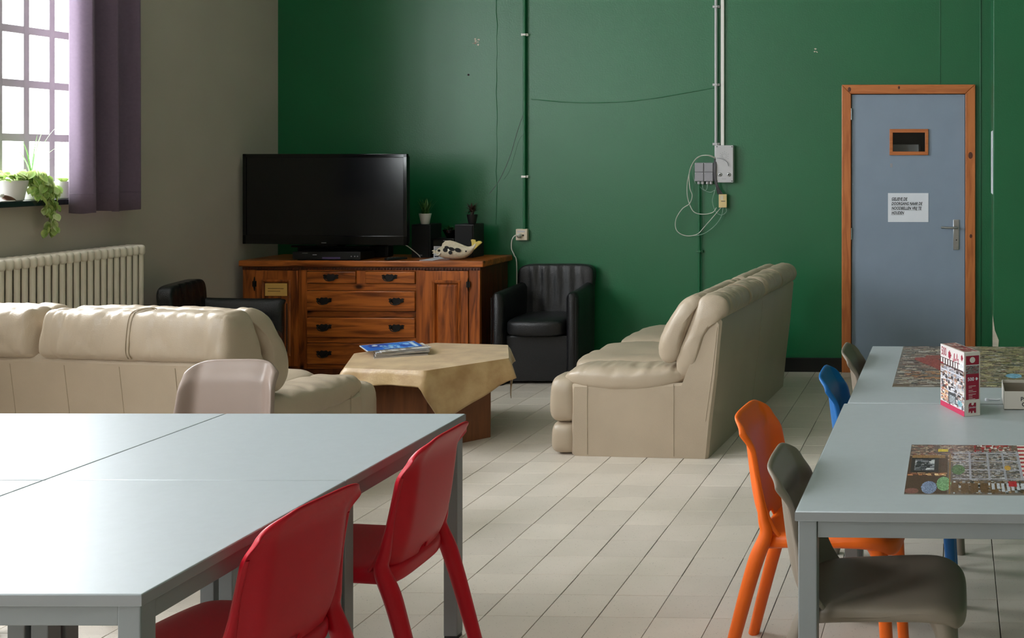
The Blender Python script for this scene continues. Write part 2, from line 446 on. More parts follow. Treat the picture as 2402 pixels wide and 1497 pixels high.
# ================================================================== the room
def build_room():
    struct(obj('ceiling', box(XW - .4, XR + .3, YB - .3, YW + 1.6, CEIL, CEIL + .2), CEILM))
    struct(obj('wall_right', box(XR, XR + .25, YB - .3, YW + .3, -.2, CEIL + .05), GREEN))
    struct(obj('wall_front', box(XW - .4, XR + .25, YB - .25, YB, -.2, CEIL + .05), GREIGE))
    # left wall with window openings
    lst = [(XW - .35, XW, YB - .25, YW + .25, -.2, WZ0 - .03), (XW - .35, XW, YB - .25, YW + .25, WZ1, CEIL + .05)]
    edges = [YB - .25] + [v for w in sorted(WINS) for v in w] + [YW + .25]
    for i in range(0, len(edges), 2): lst.append((XW - .35, XW, edges[i], edges[i + 1], WZ0 - .03, WZ1))
    struct(obj('wall_left', boxes(lst), GREIGE), 'greige painted wall with the paned window', 'wall')
    # green wall with door opening
    wb = struct(obj('wall_back', boxes([(XW - .02, -.79, YW, YW + .2, -.2, CEIL + .05), (-.79, .085, YW, YW + .2, 2.09, CEIL + .05), (.085, XR + .1, YW, YW + .2, -.2, CEIL + .05)]), GREEN),
                'green painted back wall', 'wall')
    pr = struct(obj('wall_pier', box(.262, XR + .1, 7.80, YW + .01, -.2, CEIL + .05, .006), GREEN), 'projecting green wall beside the door', 'wall')
    # bare plaster where the pier corner has broken away
    vs = [(.258, 7.797, .52), (.258, 7.797, .40), (.258, 7.797, .23), (.258, 7.86, .23), (.258, 7.83, .36), (.306, 7.797, .23), (.296, 7.797, .29), (.30, 7.797, .34), (.272, 7.797, .41)]
    obj('plaster_patch', mesh_from('p', vs, [(0, 1, 2, 3, 4), (0, 8, 7, 6, 5, 2, 1)]), PLASTER, pr)
    # baseboards
    struct(obj('baseboard_back', boxes([(XW, -.848, YW - .015, YW + .01, 0, .105), (.149, .262, YW - .015, YW + .01, 0, .105), (.245, XR, 7.785, 7.81, 0, .105)], .003), BLACKB), 'black tile skirting along the green wall', 'baseboard')
    struct(obj('baseboard_left', box(XW - .01, XW + .015, YB, YW, 0, .105, .003), BLACKB), 'black skirting along the greige wall', 'baseboard')
    # filled cracks, painted-over cables and chips on the green wall
    random.seed(3)
    pts = [(-3.464 + random.uniform(-.006, .006), YW, 3.6 - i * .1 ) for i in range(26)]
    obj('plaster_crack', tube(pts, [.0014 + .0018 * random.random() for _ in pts], 6), GREEN, wb)
    obj('plaster_crack', tube(catmull([(-3.228, YW, 2.02), (-3.30, YW, 1.82), (-3.36, YW, 1.62), (-3.44, YW, 1.44), (-3.52, YW, 1.33)], 8), .0015, 5), WIRED, wb)
    obj('plaster_crack', tube(catmull([(-3.25, YW, 1.80), (-3.30, YW, 1.72), (-3.36, YW, 1.52), (-3.41, YW, 1.44)], 8), .0022, 5), GREEN, wb)
    obj('painted_cable', tube(catmull([(-3.20, YW - .002, 2.045), (-2.9, YW - .002, 2.02), (-2.6, YW - .002, 2.02), (-2.3, YW - .002, 2.045), (-1.80, YW - .002, 2.13)], 8), .004, 6), GREEN, wb)
    obj('painted_cable', box(.183, .191, YW - .008, YW + .01, .1, CEIL, .003), GREEN, wb)
    obj('painted_cable', box(-.118, -.112, YW - .004, YW + .01, 2.15, CEIL, .002), GREEN, wb)
    for (cx, cz, n, R) in ((-3.627, 2.483, 9, .035), (-1.045, 2.40, 4, .022)):
        bm = bmesh.new()
        for k in range(n):
            a = random.uniform(0, 2 * PI); r = R * random.uniform(.1, 1); s = random.uniform(.004, .011)
            c = Vector((cx + r * math.cos(a), YW - .0015, cz + r * math.sin(a)))
            vv = [bm.verts.new(c + Vector((s * random.uniform(.6, 1.5) * math.cos(t), 0, s * random.uniform(.4, 1.2) * math.sin(t)))) for t in (0, 1.2, 2.4, 3.6, 5)]
            bm.faces.new(vv)
        o = obj('paint_chip', bm_mesh(bm, 'chip'), PLASTER, wb)
        md = o.modifiers.new('thickness', 'SOLIDIFY'); md.thickness = .001
    obj('nail_hole', lathe([(.008, 0), (.008, .003), (.003, .004)], 8), DARKHOLE, wb, (-3.68, YW + .001, 2.23), (PI / 2, 0, 0))
build_room()

def build_window(idx, y0, y1, detail):
    w = bpy.data.objects.new('window_%d' % idx, None); COL.objects.link(w); struct(w, 'steel window of small panes in the greige wall' if detail else 'paned window further along the greige wall', 'window')
    d = .012
    fr = [(XG - .03, XG + .03, y0, y0 + .05, WZ0, WZ1), (XG - .03, XG + .03, y1 - .05, y1, WZ0, WZ1), (XG - .03, XG + .03, y0 + .05, y1 - .05, WZ0, WZ0 + .045), (XG - .03, XG + .03, y0 + .05, y1 - .05, WZ1 - .05, WZ1)]
    obj('window_frame', boxes(fr, .004), FRAMEW, w)
    k0 = math.ceil((y0 + .1 - 6.247) / .182)
    ys = []
    while 6.247 + .182 * k0 < y1 - .1: ys.append(6.247 + .182 * k0); k0 += 1
    zs = [1.717 + .305 * i for i in range(7)]
    if detail:
        for y in ys: obj('muntin', box(XG - .012, XG + .012, y - .021, y + .021, WZ0 + .04, WZ1 - .04, .004), FRAMEW, w)
        for z in zs: obj('muntin', box(XG - .011, XG + .011, y0 + .04, y1 - .04, z - .0225, z + .0225, .004), FRAMEW, w)
        Y = [y0 + .04] + ys + [y1 - .04]; Zz = [WZ0 + .04] + zs + [WZ1 - .04]
        cache = {}
        for a, b in zip(Y, Y[1:]):
            for c, e in zip(Zz, Zz[1:]):
                key = (round(b - a, 3), round(e - c, 3))
                if key not in cache: cache[key] = mesh_from('pane', [(0, -key[0] / 2, -key[1] / 2), (0, key[0] / 2, -key[1] / 2), (0, key[0] / 2, key[1] / 2), (0, -key[0] / 2, key[1] / 2)], [(0, 1, 2, 3)])
                obj('pane', cache[key], PANE, w, (XG, (a + b) / 2, (c + e) / 2))
    else:
        bm = bmesh.new()
        for y in ys: add_box(bm, XG - .012, XG + .012, y - .0135, y + .0135, WZ0 + .04, WZ1 - .04)
        for z in zs: add_box(bm, XG - .011, XG + .011, y0 + .04, y1 - .04, z - .0185, z + .0185)
        obj('muntin', bm_mesh(bm), FRAMEW, w)
        obj('pane', mesh_from('pane', [(XG, y0 + .04, WZ0 + .04), (XG, y1 - .04, WZ0 + .04), (XG, y1 - .04, WZ1 - .04), (XG, y0 + .04, WZ1 - .04)], [(0, 1, 2, 3)]), PANE, w)
    obj('window_sill', box(XG - .16, XW + .055, y0 - .01, y1 + .01, WZ0 - .032, WZ0, .004), SLATE, w)
for i, (a, b) in enumerate(WINS): build_window(i + 1, a, b, i == 0)

def build_door():
    d = bpy.data.objects.new('door_1', None); COL.objects.link(d)
    d.location = (-.3525, YW, 0)
    struct(d, 'blue grey door with small window and orange pine frame', 'door')
    X = lambda v: v + .3525
    # mitred casing
    y0, y1 = -.028, .06
    def prism(p, name, m):
        n = len(p); vs = [(a, y0, z) for a, z in p] + [(a, y1, z) for a, z in p]
        fs = [list(range(n)), [n + i for i in range(n)][::-1]] + [(i, (i + 1) % n, n + (i + 1) % n, n + i) for i in range(n)]
        me = mesh_from('casing', vs, fs)
        o = obj(name, me, m, d); md = o.modifiers.new('bevel', 'BEVEL'); md.width = .005; md.segments = 2; return o
    xo0, xo1, xi0, xi1, zt, zi = X(-.848), X(.149), X(-.778), X(.074), 2.148, 2.079
    jl = prism([(xo0, 0), (xi0, 0), (xi0, zi), (xo0, zt)], 'door_jamb', DOORW)
    jr = prism([(xi1, 0), (xo1, 0), (xo1, zt), (xi1, zi)], 'door_jamb', DOORW)
    jh = prism([(xo0, zt), (xi0, zi), (xi1, zi), (xo1, zt)], 'door_head', DOORWH)
    for (par, x, z, r) in ((jr, X(.112), 1.62, .017), (jh, X(-.42), 2.125, .008), (jh, X(-.79), 2.112, .012), (jr, X(.115), 1.02, .010)):
        obj('knot', lathe([(r, 0), (r, .001), (r * .5, .0015)], 12), KNOT, par, (x, y0 - .0005, z), (PI / 2, 0, 0), (1, 1.5, 1))
    # leaf with a cut-out for the small window
    lx0, lx1, lz0, lz1 = X(-.774), X(.07), .008, 2.074
    wx0, wx1, wz0, wz1 = X(-.472), X(-.220), 1.643, 1.796
    lf = obj('door_leaf', boxes([(lx0, wx0, -.006, .034, lz0, lz1), (wx1, lx1, -.006, .034, lz0, lz1), (wx0, wx1, -.006, .034, lz0, wz0), (wx0, wx1, -.006, .034, wz1, lz1)]), DOORG, d)
    bm = bmesh.new()
    ox0, ox1, oz0, oz1 = X(-.491), X(-.201), 1.622, 1.817
    for q in ((ox0, wx0 + .006, oz0, oz1), (wx1 - .006, ox1, oz0, oz1), (wx0, wx1, oz0, wz0 + .006), (wx0, wx1, wz1 - .006, oz1)):
        add_box(bm, q[0], q[1], -.020, .0, q[2], q[3], .003)
    obj('window_frame', bm_mesh(bm, 'wf', 40), DOORWH, lf)
    obj('pane', box(wx0, wx1, .012, .016, wz0, wz1), PANE, lf)
    for z in (1.929, 1.035):
        obj('hinge', tube([(X(-.776), -.016, z - .043), (X(-.776), -.016, z - .002), (X(-.776), -.016, z + .002), (X(-.776), -.016, z + .043)], .009, 10), CHROME, lf)
    hp = obj('handle_plate', box(X(-.016), X(.028), -.014, -.005, .916, 1.142, .003), CHROME, lf)
    obj('lever', tube(catmull([(X(.012), -.014, 1.082), (X(.012), -.05, 1.082), (X(.0), -.058, 1.083), (X(-.05), -.058, 1.084), (X(-.105), -.055, 1.086)], 5), [.009] * 21, 10), CHROME, hp)
    obj('keyhole', lathe([(.005, 0), (.005, .002)], 10), DARKHOLE, hp, (X(.008), -.0135, .99), (PI / 2, 0, 0))
    obj('scuff', box(X(-.487), X(-.468), -.0075, -.005, 1.53, 1.56, .001), GREYP, lf)
    # store room behind the little window
    struct(obj('wall_store_room', boxes([(-1.3, -1.2, YW + .2, 9.7, -.2, 2.6), (.45, .55, YW + .2, 9.7, -.2, 2.6), (-1.3, .55, 9.6, 9.7, -.2, 2.6), (-1.3, .55, YW + .2, 9.7, 2.5, 2.6), (-1.3, .55, YW + .2, 9.7, -.2, -.0)]), mat('store_room_paint', (96, 90, 84), rough=.9)))
    t = thing('storage_shelf', 'pale shelf board seen through the small door window', 'shelf', (-.42, 8.74, 0))
    obj('shelf_board', box(-.5, .14, -.13, .3, 1.60, 1.705, .004), LGREYP, t)
    obj('upright', box(-.5, -.44, -.12, .25, 0, 1.60), LGREYP, t); obj('upright', box(.06, .12, -.12, .25, 0, 1.60), LGREYP, t)
    # notice on the door
    n = thing('paper_notice', 'white paper notice with underlined italic capitals taped on the blue grey door', 'notice', (-.352, YW - .0075, 1.231))
    obj('sheet', box(-.151, .151, -.0012, 0, -.108, .108), PAPER, n)
    for i, s in enumerate(('GELIEVE DE', 'DOORGANG NAAR DE', 'NOODBELLEN VRIJ TE', 'HOUDEN')):
        me = text_mesh(s, .0300, shear=.25, bold=.0009, spacing=1.02)
        z = .062 - i * .0345
        wd = max(v.co.x for v in me.vertices)
        o = obj('lettering', me, INK, n, (-.125, -.0018, z - .008), (PI / 2, 0, 0))
        sc = {0: .120, 1: .232, 2: .226, 3: .095}[i] / wd; o.scale = (sc, 1, 1)
        obj('underline', box(-.127, -.127 + sc * wd + .002, -.0020, -.0012, z - .0135, z - .0118), INK, n)
build_door()
# narrow sheet on the side of the pier
t = thing('paper_sheet', 'narrow white sheet taped to the side of the projecting green wall', 'paper', (.262, 7.95, 1.57))
obj('sheet', box(-.0035, -.0003, -.10, .22, -.222, .222), PAPER, t); obj('print_line', box(-.0042, -.0034, -.02, -.01, -.10, .10), INK, t)

# ------------------------------------------------------------------ conduits and boxes on the green wall
def conduit(name, label, x, z0, z1, m, clips, mclip, r=.011):
    t = thing(name, label, 'conduit', (x, YW, 0))
    obj('pipe', tube([(0, -.022, z0), (0, -.022, (z0 + z1) / 2), (0, -.022, z1)], r, 14), m, t)
    for z in clips:
        bm = bmesh.new(); add_box(bm, -.026, .026, -.024, .001, z - .009, z + .009, .002); add_box(bm, -.015, .015, -.037, -.012, z - .008, z + .008, .004)
        obj('clip', bm_mesh(bm, 'clip', 40), mclip, t)
conduit('cable_conduit', 'green painted conduit running down to the beige wall socket', -3.243, 1.06, CEIL, GREEN, (2.53, 1.46, 3.6), WHITEP)
conduit('cable_conduit', 'grey conduit running down to the grey junction box', -1.792, 1.52, CEIL, LGREYP, (2.735, 2.15, 1.705, 3.4), LGREYP)
conduit('cable_conduit', 'thin green painted conduit dropping below the junction box behind the sofa', -1.918, .1, 1.43, GREEN, (.9,), GREEN, .008)
t = thing('cable_trunking', 'flat white trunking strip beside the grey conduit', 'trunking', (-1.744, YW, 0))
obj('trunk', box(-.013, .013, -.018, .001, 1.69, CEIL, .002), WHITEP, t); obj('cover', box(-.0115, .0115, -.021, -.017, 1.69, CEIL, .001), WHITEP, t)
# wall socket + cable
t = thing('wall_socket', 'square beige wall socket on the green wall beside the sideboard', 'socket', (-3.262, YW, 1.024))
sb = obj('housing', box(-.044, .044, -.035, .001, -.043, .043, .005), BEIGEP, t)
obj('outlet', lathe([(.021, 0), (.021, .003), (.017, .003), (.016, -.006), (.0, -.006)], 20), BEIGEP, sb, (-.012, -.036, -.006), (PI / 2, 0, 0))
obj('label_strip', box(-.03, .026, -.0365, -.034, .018, .030, .001), LGREYP, sb)
obj('pin_hole', lathe([(.006, 0), (.006, .002)], 12), DARKHOLE, sb, (.014, -.0352, -.004), (PI / 2, 0, 0))
t = thing('power_cable', 'white power cable hanging from the wall socket to the sideboard', 'cable')
obj('plug', lathe([(.017, -.002), (.017, .02), (.010, .032), (.006, .036)], 16), WHITEP, t, (-3.274, YW - .037, 1.018), (PI / 2, 0, 0))
obj('cord', tube(catmull([(-3.274, YW - .072, 1.018), (-3.29, YW - .09, 1.02), (-3.315, YW - .08, .985), (-3.330, YW - .05, .92), (-3.318, YW - .03, .87), (-3.305, YW - .014, .78), (-3.31, YW - .012, .3), (-3.32, YW - .03, .01)], 7), .0042, 8), WHITEP, t)
# junction box
t = thing('junction_box', 'grey junction box with four square covers under the wires', 'junction box', (-1.8775, YW, 1.496))
jb = obj('housing', box(-.070, .070, -.045, .001, -.070, .070, .004), GREYP, t)
for a in (-1, 1):
    for b in (-1, 1):
        c = obj('cover', box(-.033, .033, -.010, 0, -.033, .033, .003), GREYP, t, (a * .0355, -.045, b * .0355))
        for u in (-1, 1):
            obj('screw', lathe([(.0032, 0), (.0032, .002)], 8), LGREYP, c, (u * .027, -.0095, .027), (PI / 2, 0, 0))
for x in (-.042, -.014, .022, .050):
    obj('cable_gland', lathe([(.010, 0), (.012, -.006), (.012, -.018), (.007, -.022)], 12), LGREYP, t, (x, -.025, -.070))
# intercom panel
t = thing('intercom_panel', 'tall light grey metal panel with two round buttons and speaker grille', 'panel', (-1.7215, YW, 1.557))
ib = obj('housing', box(-.065, .065, -.055, .001, -.139, .139, .003), LGREYP, t)
for (x, z) in ((-.056, .128), (.056, .128), (-.056, -.128), (.056, -.128)): obj('screw', lathe([(.004, 0), (.004, .002), (.002, .003)], 8), IRON, ib, (x, -.0545, z), (PI / 2, 0, 0))
for i in range(24):
    r = .008 + .003 * (i // 6 + 1) * 2.2; a = i * 1.047 + (i // 6) * .5
    obj('grille_hole', lathe([(.0028, 0), (.0028, .001)], 6), DARKHOLE if 'x' == 'y' else GREYP, ib, (-.002 + r * math.cos(a), -.0548, .058 + r * math.sin(a)), (PI / 2, 0, 0))
for x in (-.033, .033):
    b = obj('button', lathe([(.015, 0), (.015, .003), (.012, .006), (.0, .007)], 18), CHROME, ib, (x, -.0545, -.080), (PI / 2, 0, 0))
    obj('button_ring', lathe([(.007, .006), (.007, .008)], 12), IRON, b)
obj('engraved_line', box(-.02, .012, -.0555, -.054, -.114, -.111), GREYP, ib)
# beige connector + loose wires
t = thing('connector_block', 'small beige connector block hanging in loose wires below the panel', 'connector', (-1.737, YW - .035, 1.280), .1)
cb = obj('housing', box(-.030, .030, -.014, .014, -.050, .050, .004), mat('yellowed_plastic', (216, 190, 138), rough=.5), t)
obj('cover_slot', box(-.018, .004, -.0155, -.0135, .008, .04, .001), BEIGEP, cb); obj('print_line', box(-.012, .018, -.0155, -.0135, -.004, .001), WIRED, cb)
W = lambda x, z, d=.03: (x, YW - d, z)
t = thing('wire_bundle', 'loops of loose pale wire hanging around the junction box', 'wires')
loops = [
 ([W(-1.79, 1.60), W(-1.83, 1.62, .06), W(-1.90, 1.615, .06), W(-1.96, 1.56, .05), W(-2.0, 1.44, .04), W(-2.005, 1.33, .04), W(-1.985, 1.25, .04), W(-1.95, 1.195, .04), W(-1.88, 1.18, .04), W(-1.81, 1.195, .05), W(-1.785, 1.23, .04)], .0032, WIREW),
 ([W(-1.79, 1.595), W(-1.85, 1.62, .07), W(-1.93, 1.60, .06), W(-1.985, 1.50, .05), W(-1.985, 1.38, .04), W(-1.965, 1.32, .05), W(-1.985, 1.26, .05), W(-2.04, 1.22, .05), W(-2.09, 1.14, .04), W(-2.085, 1.06, .04), W(-2.02, 1.02, .04), W(-1.93, 1.03, .05), W(-1.87, 1.09, .05), W(-1.80, 1.17, .05), W(-1.75, 1.232, .035)], .0032, WIREW),
 ([W(-1.735, 1.232, .035), W(-1.75, 1.16, .04), W(-1.80, 1.09, .05), W(-1.88, 1.035, .05), W(-1.96, 1.018, .045)], .0026, WIREG),
 ([W(-1.715, 1.232, .035), W(-1.71, 1.20, .04), W(-1.745, 1.175, .04), W(-1.79, 1.20, .04), W(-1.815, 1.28, .04), W(-1.80, 1.35, .03), W(-1.785, 1.40, .03)], .0026, WIREG),
 ([W(-1.8915, 1.405, .026), W(-1.89, 1.375, .03), W(-1.87, 1.36, .03), W(-1.855, 1.375, .03), W(-1.8555, 1.405, .026)], .0026, WIREG),
 ([W(-1.9195, 1.405, .026), W(-1.90, 1.37, .02), W(-1.86, 1.35, .015), W(-1.83, 1.345, .02), W(-1.80, 1.36, .03)], .0026, WIREG),
 ([W(-1.96, 1.54, .03), W(-1.965, 1.47, .02), W(-1.95, 1.41, .015)], .0024, WIREG),
]
for p, r, m in loops: obj('wire', tube(catmull(p, 7), r, 6), m, t)
for k in range(5):
    o = (k - 2) * .004
    obj('wire', tube(catmull([W(-1.792 + o, 1.61, .022), W(-1.791 + o * .8, 1.55, .062), W(-1.79 + o * .8, 1.45, .06), W(-1.778 + o, 1.39, .05), W(-1.757 + o * 2.2, 1.33, .035)], 6), .0036, 6), WIRED, t)
obj('wire', tube(catmull([W(-1.79, 1.60, .05), W(-1.74, 1.595, .063), W(-1.70, 1.57, .063), W(-1.69, 1.54, .063)], 6), .0022, 6), WIRED if 0 else GREYP, t)

# ================================================================== tables
def table(label, cx, cy, w, d, rz, group):
    t = thing('table', label, 'table', (cx, cy, 0), rz, group)
    H, T = .74, .025
    top = obj('tabletop', box(-w / 2, w / 2, -d / 2, d / 2, H - T, H, .0025), LAMINATE, t)
    eb = boxes([(-w / 2 - .0012, w / 2 + .0012, -d / 2 - .0012, -d / 2 + .001, H - T + .002, H - .0025), (-w / 2 - .0012, w / 2 + .0012, d / 2 - .001, d / 2 + .0012, H - T + .002, H - .0025),
                (-w / 2 - .0012, -w / 2 + .001, -d / 2, d / 2, H - T + .002, H - .0025), (w / 2 - .001, w / 2 + .0012, -d / 2, d / 2, H - T + .002, H - .0025)])
    obj('edge_band', eb, LAMEDGE, top)
    s, i = .046, .006
    lm = None
    for a in (-1, 1):
        for b in (-1, 1):
            x = a * (w / 2 - i - s / 2); y = b * (d / 2 - i - s / 2)
            if lm is None: lm = box(-s / 2, s / 2, -s / 2, s / 2, 0.012, H - T, .003)
            lg = obj('leg', lm, STEELG, t, (x, y, 0))
            obj('foot', box(-s / 2 + .002, s / 2 - .002, -s / 2 + .002, s / 2 - .002, 0, .013), BLACKPL, lg)
    z0, z1 = H - T - .042, H - T
    for b in (-1, 1):
        y = b * (d / 2 - i - .016)
        obj('rail', box(-w / 2 + i + s + .001, w / 2 - i - s - .001, y - .012, y + .012, z0, z1, .002), STEELG, t)
        x = b * (w / 2 - i - .016)
        obj('rail', box(x - .012, x + .012, -d / 2 + i + s + .001, d / 2 - i - s - .001, z0, z1, .002), STEELG, t)
    return t
RZ = math.radians(1.6)
def ltab(u, v): # local frame of the left block of four tables: origin at near right corner
    return (-1.604 + u * math.cos(RZ) - v * math.sin(RZ), 2.170 + u * math.sin(RZ) + v * math.cos(RZ))
w, d, g = .806, .782, .004
for (i, j, lab) in ((0, 0, 'grey laminate table in the foreground with a red chair at its right edge'),
                    (0, 1, 'grey laminate table behind the foreground one, backed by the pinkish tan chair'),
                    (1, 0, 'grey laminate table cut off by the photo at lower left, nearest the camera'),
                    (1, 1, 'grey laminate table at far left with the bright window glare on it')):
    c = ltab(-w / 2 - i * (w + g), d / 2 + j * (d + g)); table(lab, c[0], c[1], w, d, RZ, 'grey tables pushed together at left')
table('grey laminate table at right carrying the nearer jigsaw puzzle', .018, 3.332, .815, 1.205, 0, 'grey tables in a row at right')
table('grey laminate table at right carrying the larger far jigsaw puzzle', .022, 4.541, .800, 1.19, 0, 'grey tables in a row at right')

# ================================================================== plastic chairs
def chair_meshes():
    M_ = {}
    def fseat(q, p):
        x, y = q.x, q.y
        z = q.z
        if p.z > .3: z -= .010 * (1 - min(1, (x / .2) ** 2)) * (1 - min(1, (y / .19) ** 2))
        z -= .022 * sstep(.10, .22, x) ** 2
        y *= 1 + .05 * (x / .21)
        if p.z < 0 :
            z += .016 * (1 - min(1, (x / .19) ** 4)) * (1 if abs(p.y) > .6 else .4)
        return Vector((x, y, z))
    M_['seat'] = pillow(.218, .196, .036, 5.0, 12, fseat)
    # back: closed loft of thin curved sections
    nv, nt = 26, 22
    secs = []
    for it in range(nt + 1):
        t = it / nt
        f, b = [], []
        for iv in range(nv + 1):
            v = -1 + 2 * iv / nv
            # denser toward the edges
            v = math.copysign(1 - (1 - abs(v)) ** 1.5, v)
            hw = (.192 - .016 * t) * (1 - .10 * (1 - t) ** 8)
            zb = .398 + .040 * v * v
            zt = zb + (.810 - .048 * abs(v) ** 5 - zb) * t
            x = -.190 - .047 * t - .028 * sstep(.80, 1.0, t) ** 1.3 + .05 * (1 - t) ** 6
            wrap = sstep(.66, 1.0, abs(v))
            x += .042 * wrap * (1 - .30 * t) + .006 * v * v
            th = .010 + .006 * wrap + .006 * sstep(.9, 1, t)
            f.append(Vector((x + th / 2, hw * v - .004 * wrap * math.copysign(1, v), zt)))
            b.append(Vector((x - th / 2, hw * v + .004 * wrap * math.copysign(1, v), zt + .002)))
        secs.append(f + b[::-1])
    n = len(secs[0]); vs = [p for s in secs for p in s]; fs = []
    hole = lambda i, k: (2 <= i < 4) and (12 <= (k if k <= nv else n - 2 - k) < 14)
    m = nv + 1
    for i in range(nt):
        for k in range(n):
            if k != nv and k != n - 1 and hole(i, k): continue
            fs.append((i * n + k, i * n + (k + 1) % n, (i + 1) * n + (k + 1) % n, (i + 1) * n + k))
    for k in range(nv):
        fs.append((k, k + 1, n - 2 - k, n - 1 - k)); o = nt * n
        fs.append((o + k, o + k + 1, o + n - 2 - k, o + n - 1 - k))
    # walls of the grip slot
    def fi(i, k): return i * n + k
    def bi(i, k): return i * n + (n - 1 - k)
    for k in (12, 13):
        for i in (2, 4): fs.append((fi(i, k), fi(i, k + 1), bi(i, k + 1), bi(i, k)))
    for i in (2, 3):
        for k in (12, 14): fs.append((fi(i, k), fi(i + 1, k), bi(i + 1, k), bi(i, k)))
    M_['back'] = mesh_from('back', vs, fs, 180)
    def leg(pts, rad):
        bm = bmesh.new(); tube_bm(bm, pts, rad, 14); return bm_mesh(bm, 'leg', 60)
    for s, k in ((1, 'l'), (-1, 'r')):
        def edge(t): return (-.190 - .047 * t - .028 * sstep(.80, 1.0, t) ** 1.3 + .042 * (1 - .30 * t) + .002, s * (.186 - .016 * t), .438 + .325 * t)
        P = catmull([(-.285, s * .194, 0), (-.260, s * .191, .10), (-.234, s * .188, .20), (-.207, s * .186, .30), (-.180, s * .184, .39), edge(.08), edge(.2), edge(.35), edge(.6), edge(.85)], 4)
        zz_ = [p.z for p in P]
        R = []
        for z in zz_:
            if z < .40: q = z / .40; R.append((.019 + .007 * q, .018 + .006 * q))
            else: q = sstep(.38, .66, z); R.append((.026 - .019 * q, .024 - .017 * q))
        M_['rear_' + k] = leg(P, R)
        P = catmull([(.180, s * .160, .435), (.194, s * .168, .40), (.204, s * .173, .34), (.212, s * .178, .2), (.225, s * .184, 0)], 5)
        R = [(.030 - .012 * (i / (len(P) - 1)) ** .6, .032 - .014 * (i / (len(P) - 1)) ** .6) for i in range(len(P))]
        M_['front_' + k] = leg(P, R)
    return M_
CH = chair_meshes()
def chair(label, m, x, y, deg, group=None):
    t = thing('chair', label, 'chair', (x, y, 0), math.radians(deg), group)
    def add(n, key, dz=0):
        me = CH[key].copy(); me.materials.clear(); return obj(n, me, m, t, (.034 if n == 'seat' else 0, 0, dz))
    so = subsurf(add('seat', 'seat', .440)); so.rotation_euler = (0, -.03, 0); subsurf(add('backrest', 'back'))
    for k in ('rear_l', 'rear_r', 'front_l', 'front_r'): add('leg', k)
    return t
GC = 'stackable plastic chairs around the tables'
chair('red plastic chair in front, pushed under the foreground grey table', REDP, -1.740, 2.622, 174, GC)
chair('red plastic chair behind the other red one, its legs on open floor', REDP, -1.737, 3.240, 181, GC)
chair('pinkish tan plastic chair standing between the grey tables and the left sofa', TANP, -2.800, 4.075, -84, GC)
chair('orange plastic chair at the left side of the right hand table', ORANGEP, -.408, 3.555, -4, GC)
chair('taupe plastic chair nearest the camera, pushed under the right hand table', TAUPEP, -.222, 3.020, 0, GC)
chair('blue plastic chair between the orange chair and the far taupe chair', BLUEP, -.232, 4.205, 0, GC)
chair('taupe plastic chair farthest away, near the blue grey door', TAUPEP, -.203, 4.735, 0, GC)

# ================================================================== sofas
def profile_loft(poly, x0, x1, rnd, nx, wrinkle=0.0, o=0.0, ns=4, sag=0.0, seam=None):
    P = catmull([(0, u, z) for u, z in poly], ns, True)
    c = sum(P, Vector()) / len(P)
    secs = []
    L = x1 - x0
    for i in range(nx + 1):
        t = i / nx
        tt = t
        if t < .5: tt = .5 * (2 * t) ** 1.5
        else: tt = 1 - .5 * (2 * (1 - t)) ** 1.5
        x = x0 + L * tt
        e = min(x - x0, x1 - x)
        s = 1.0
        if e < rnd:
            q = 1 - e / rnd; s = .30 + .70 * math.sqrt(max(0, 1 - q * q))
        if seam is not None: s *= 1 - .035 * math.exp(-((x - seam) / .008) ** 2)
        ring = []
        for p in P:
            q = c + (p - c) * s
            q = Vector((x, q.y, q.z))
            if wrinkle:
                fade = .45 + .55 * math.exp(-e / .16)
                wv = nz3((x * 16, q.y * 5 - q.z * 3 + x * 5, q.z * 6), 1.0, o) + .6 * nz3((x * 34, q.y * 9, q.z * 10), 1.0, o + 5)
                dirv = Vector((0, p.y - c.y, p.z - c.z)); dirv.normalize()
                cr = (1 - abs(nz3((x * 7 + q.y * 5, q.y * 4 - x * 2, q.z * 5 + x * 2), 1.0, o + 11))) ** 9
                cr2 = (1 - abs(nz3((x * 15 - q.z * 6, q.y * 5, q.z * 7), 1.0, o + 17))) ** 10
                q = q + dirv * (wrinkle * wv * fade * .8 - .0075 * cr * (.5 + .5 * fade) - .005 * cr2 * (.3 + .7 * fade))
                q.z -= sag * math.sin(PI * (x - x0) / L)
            ring.append(q)
        secs.append(ring)
    return loft(secs, True, 180)

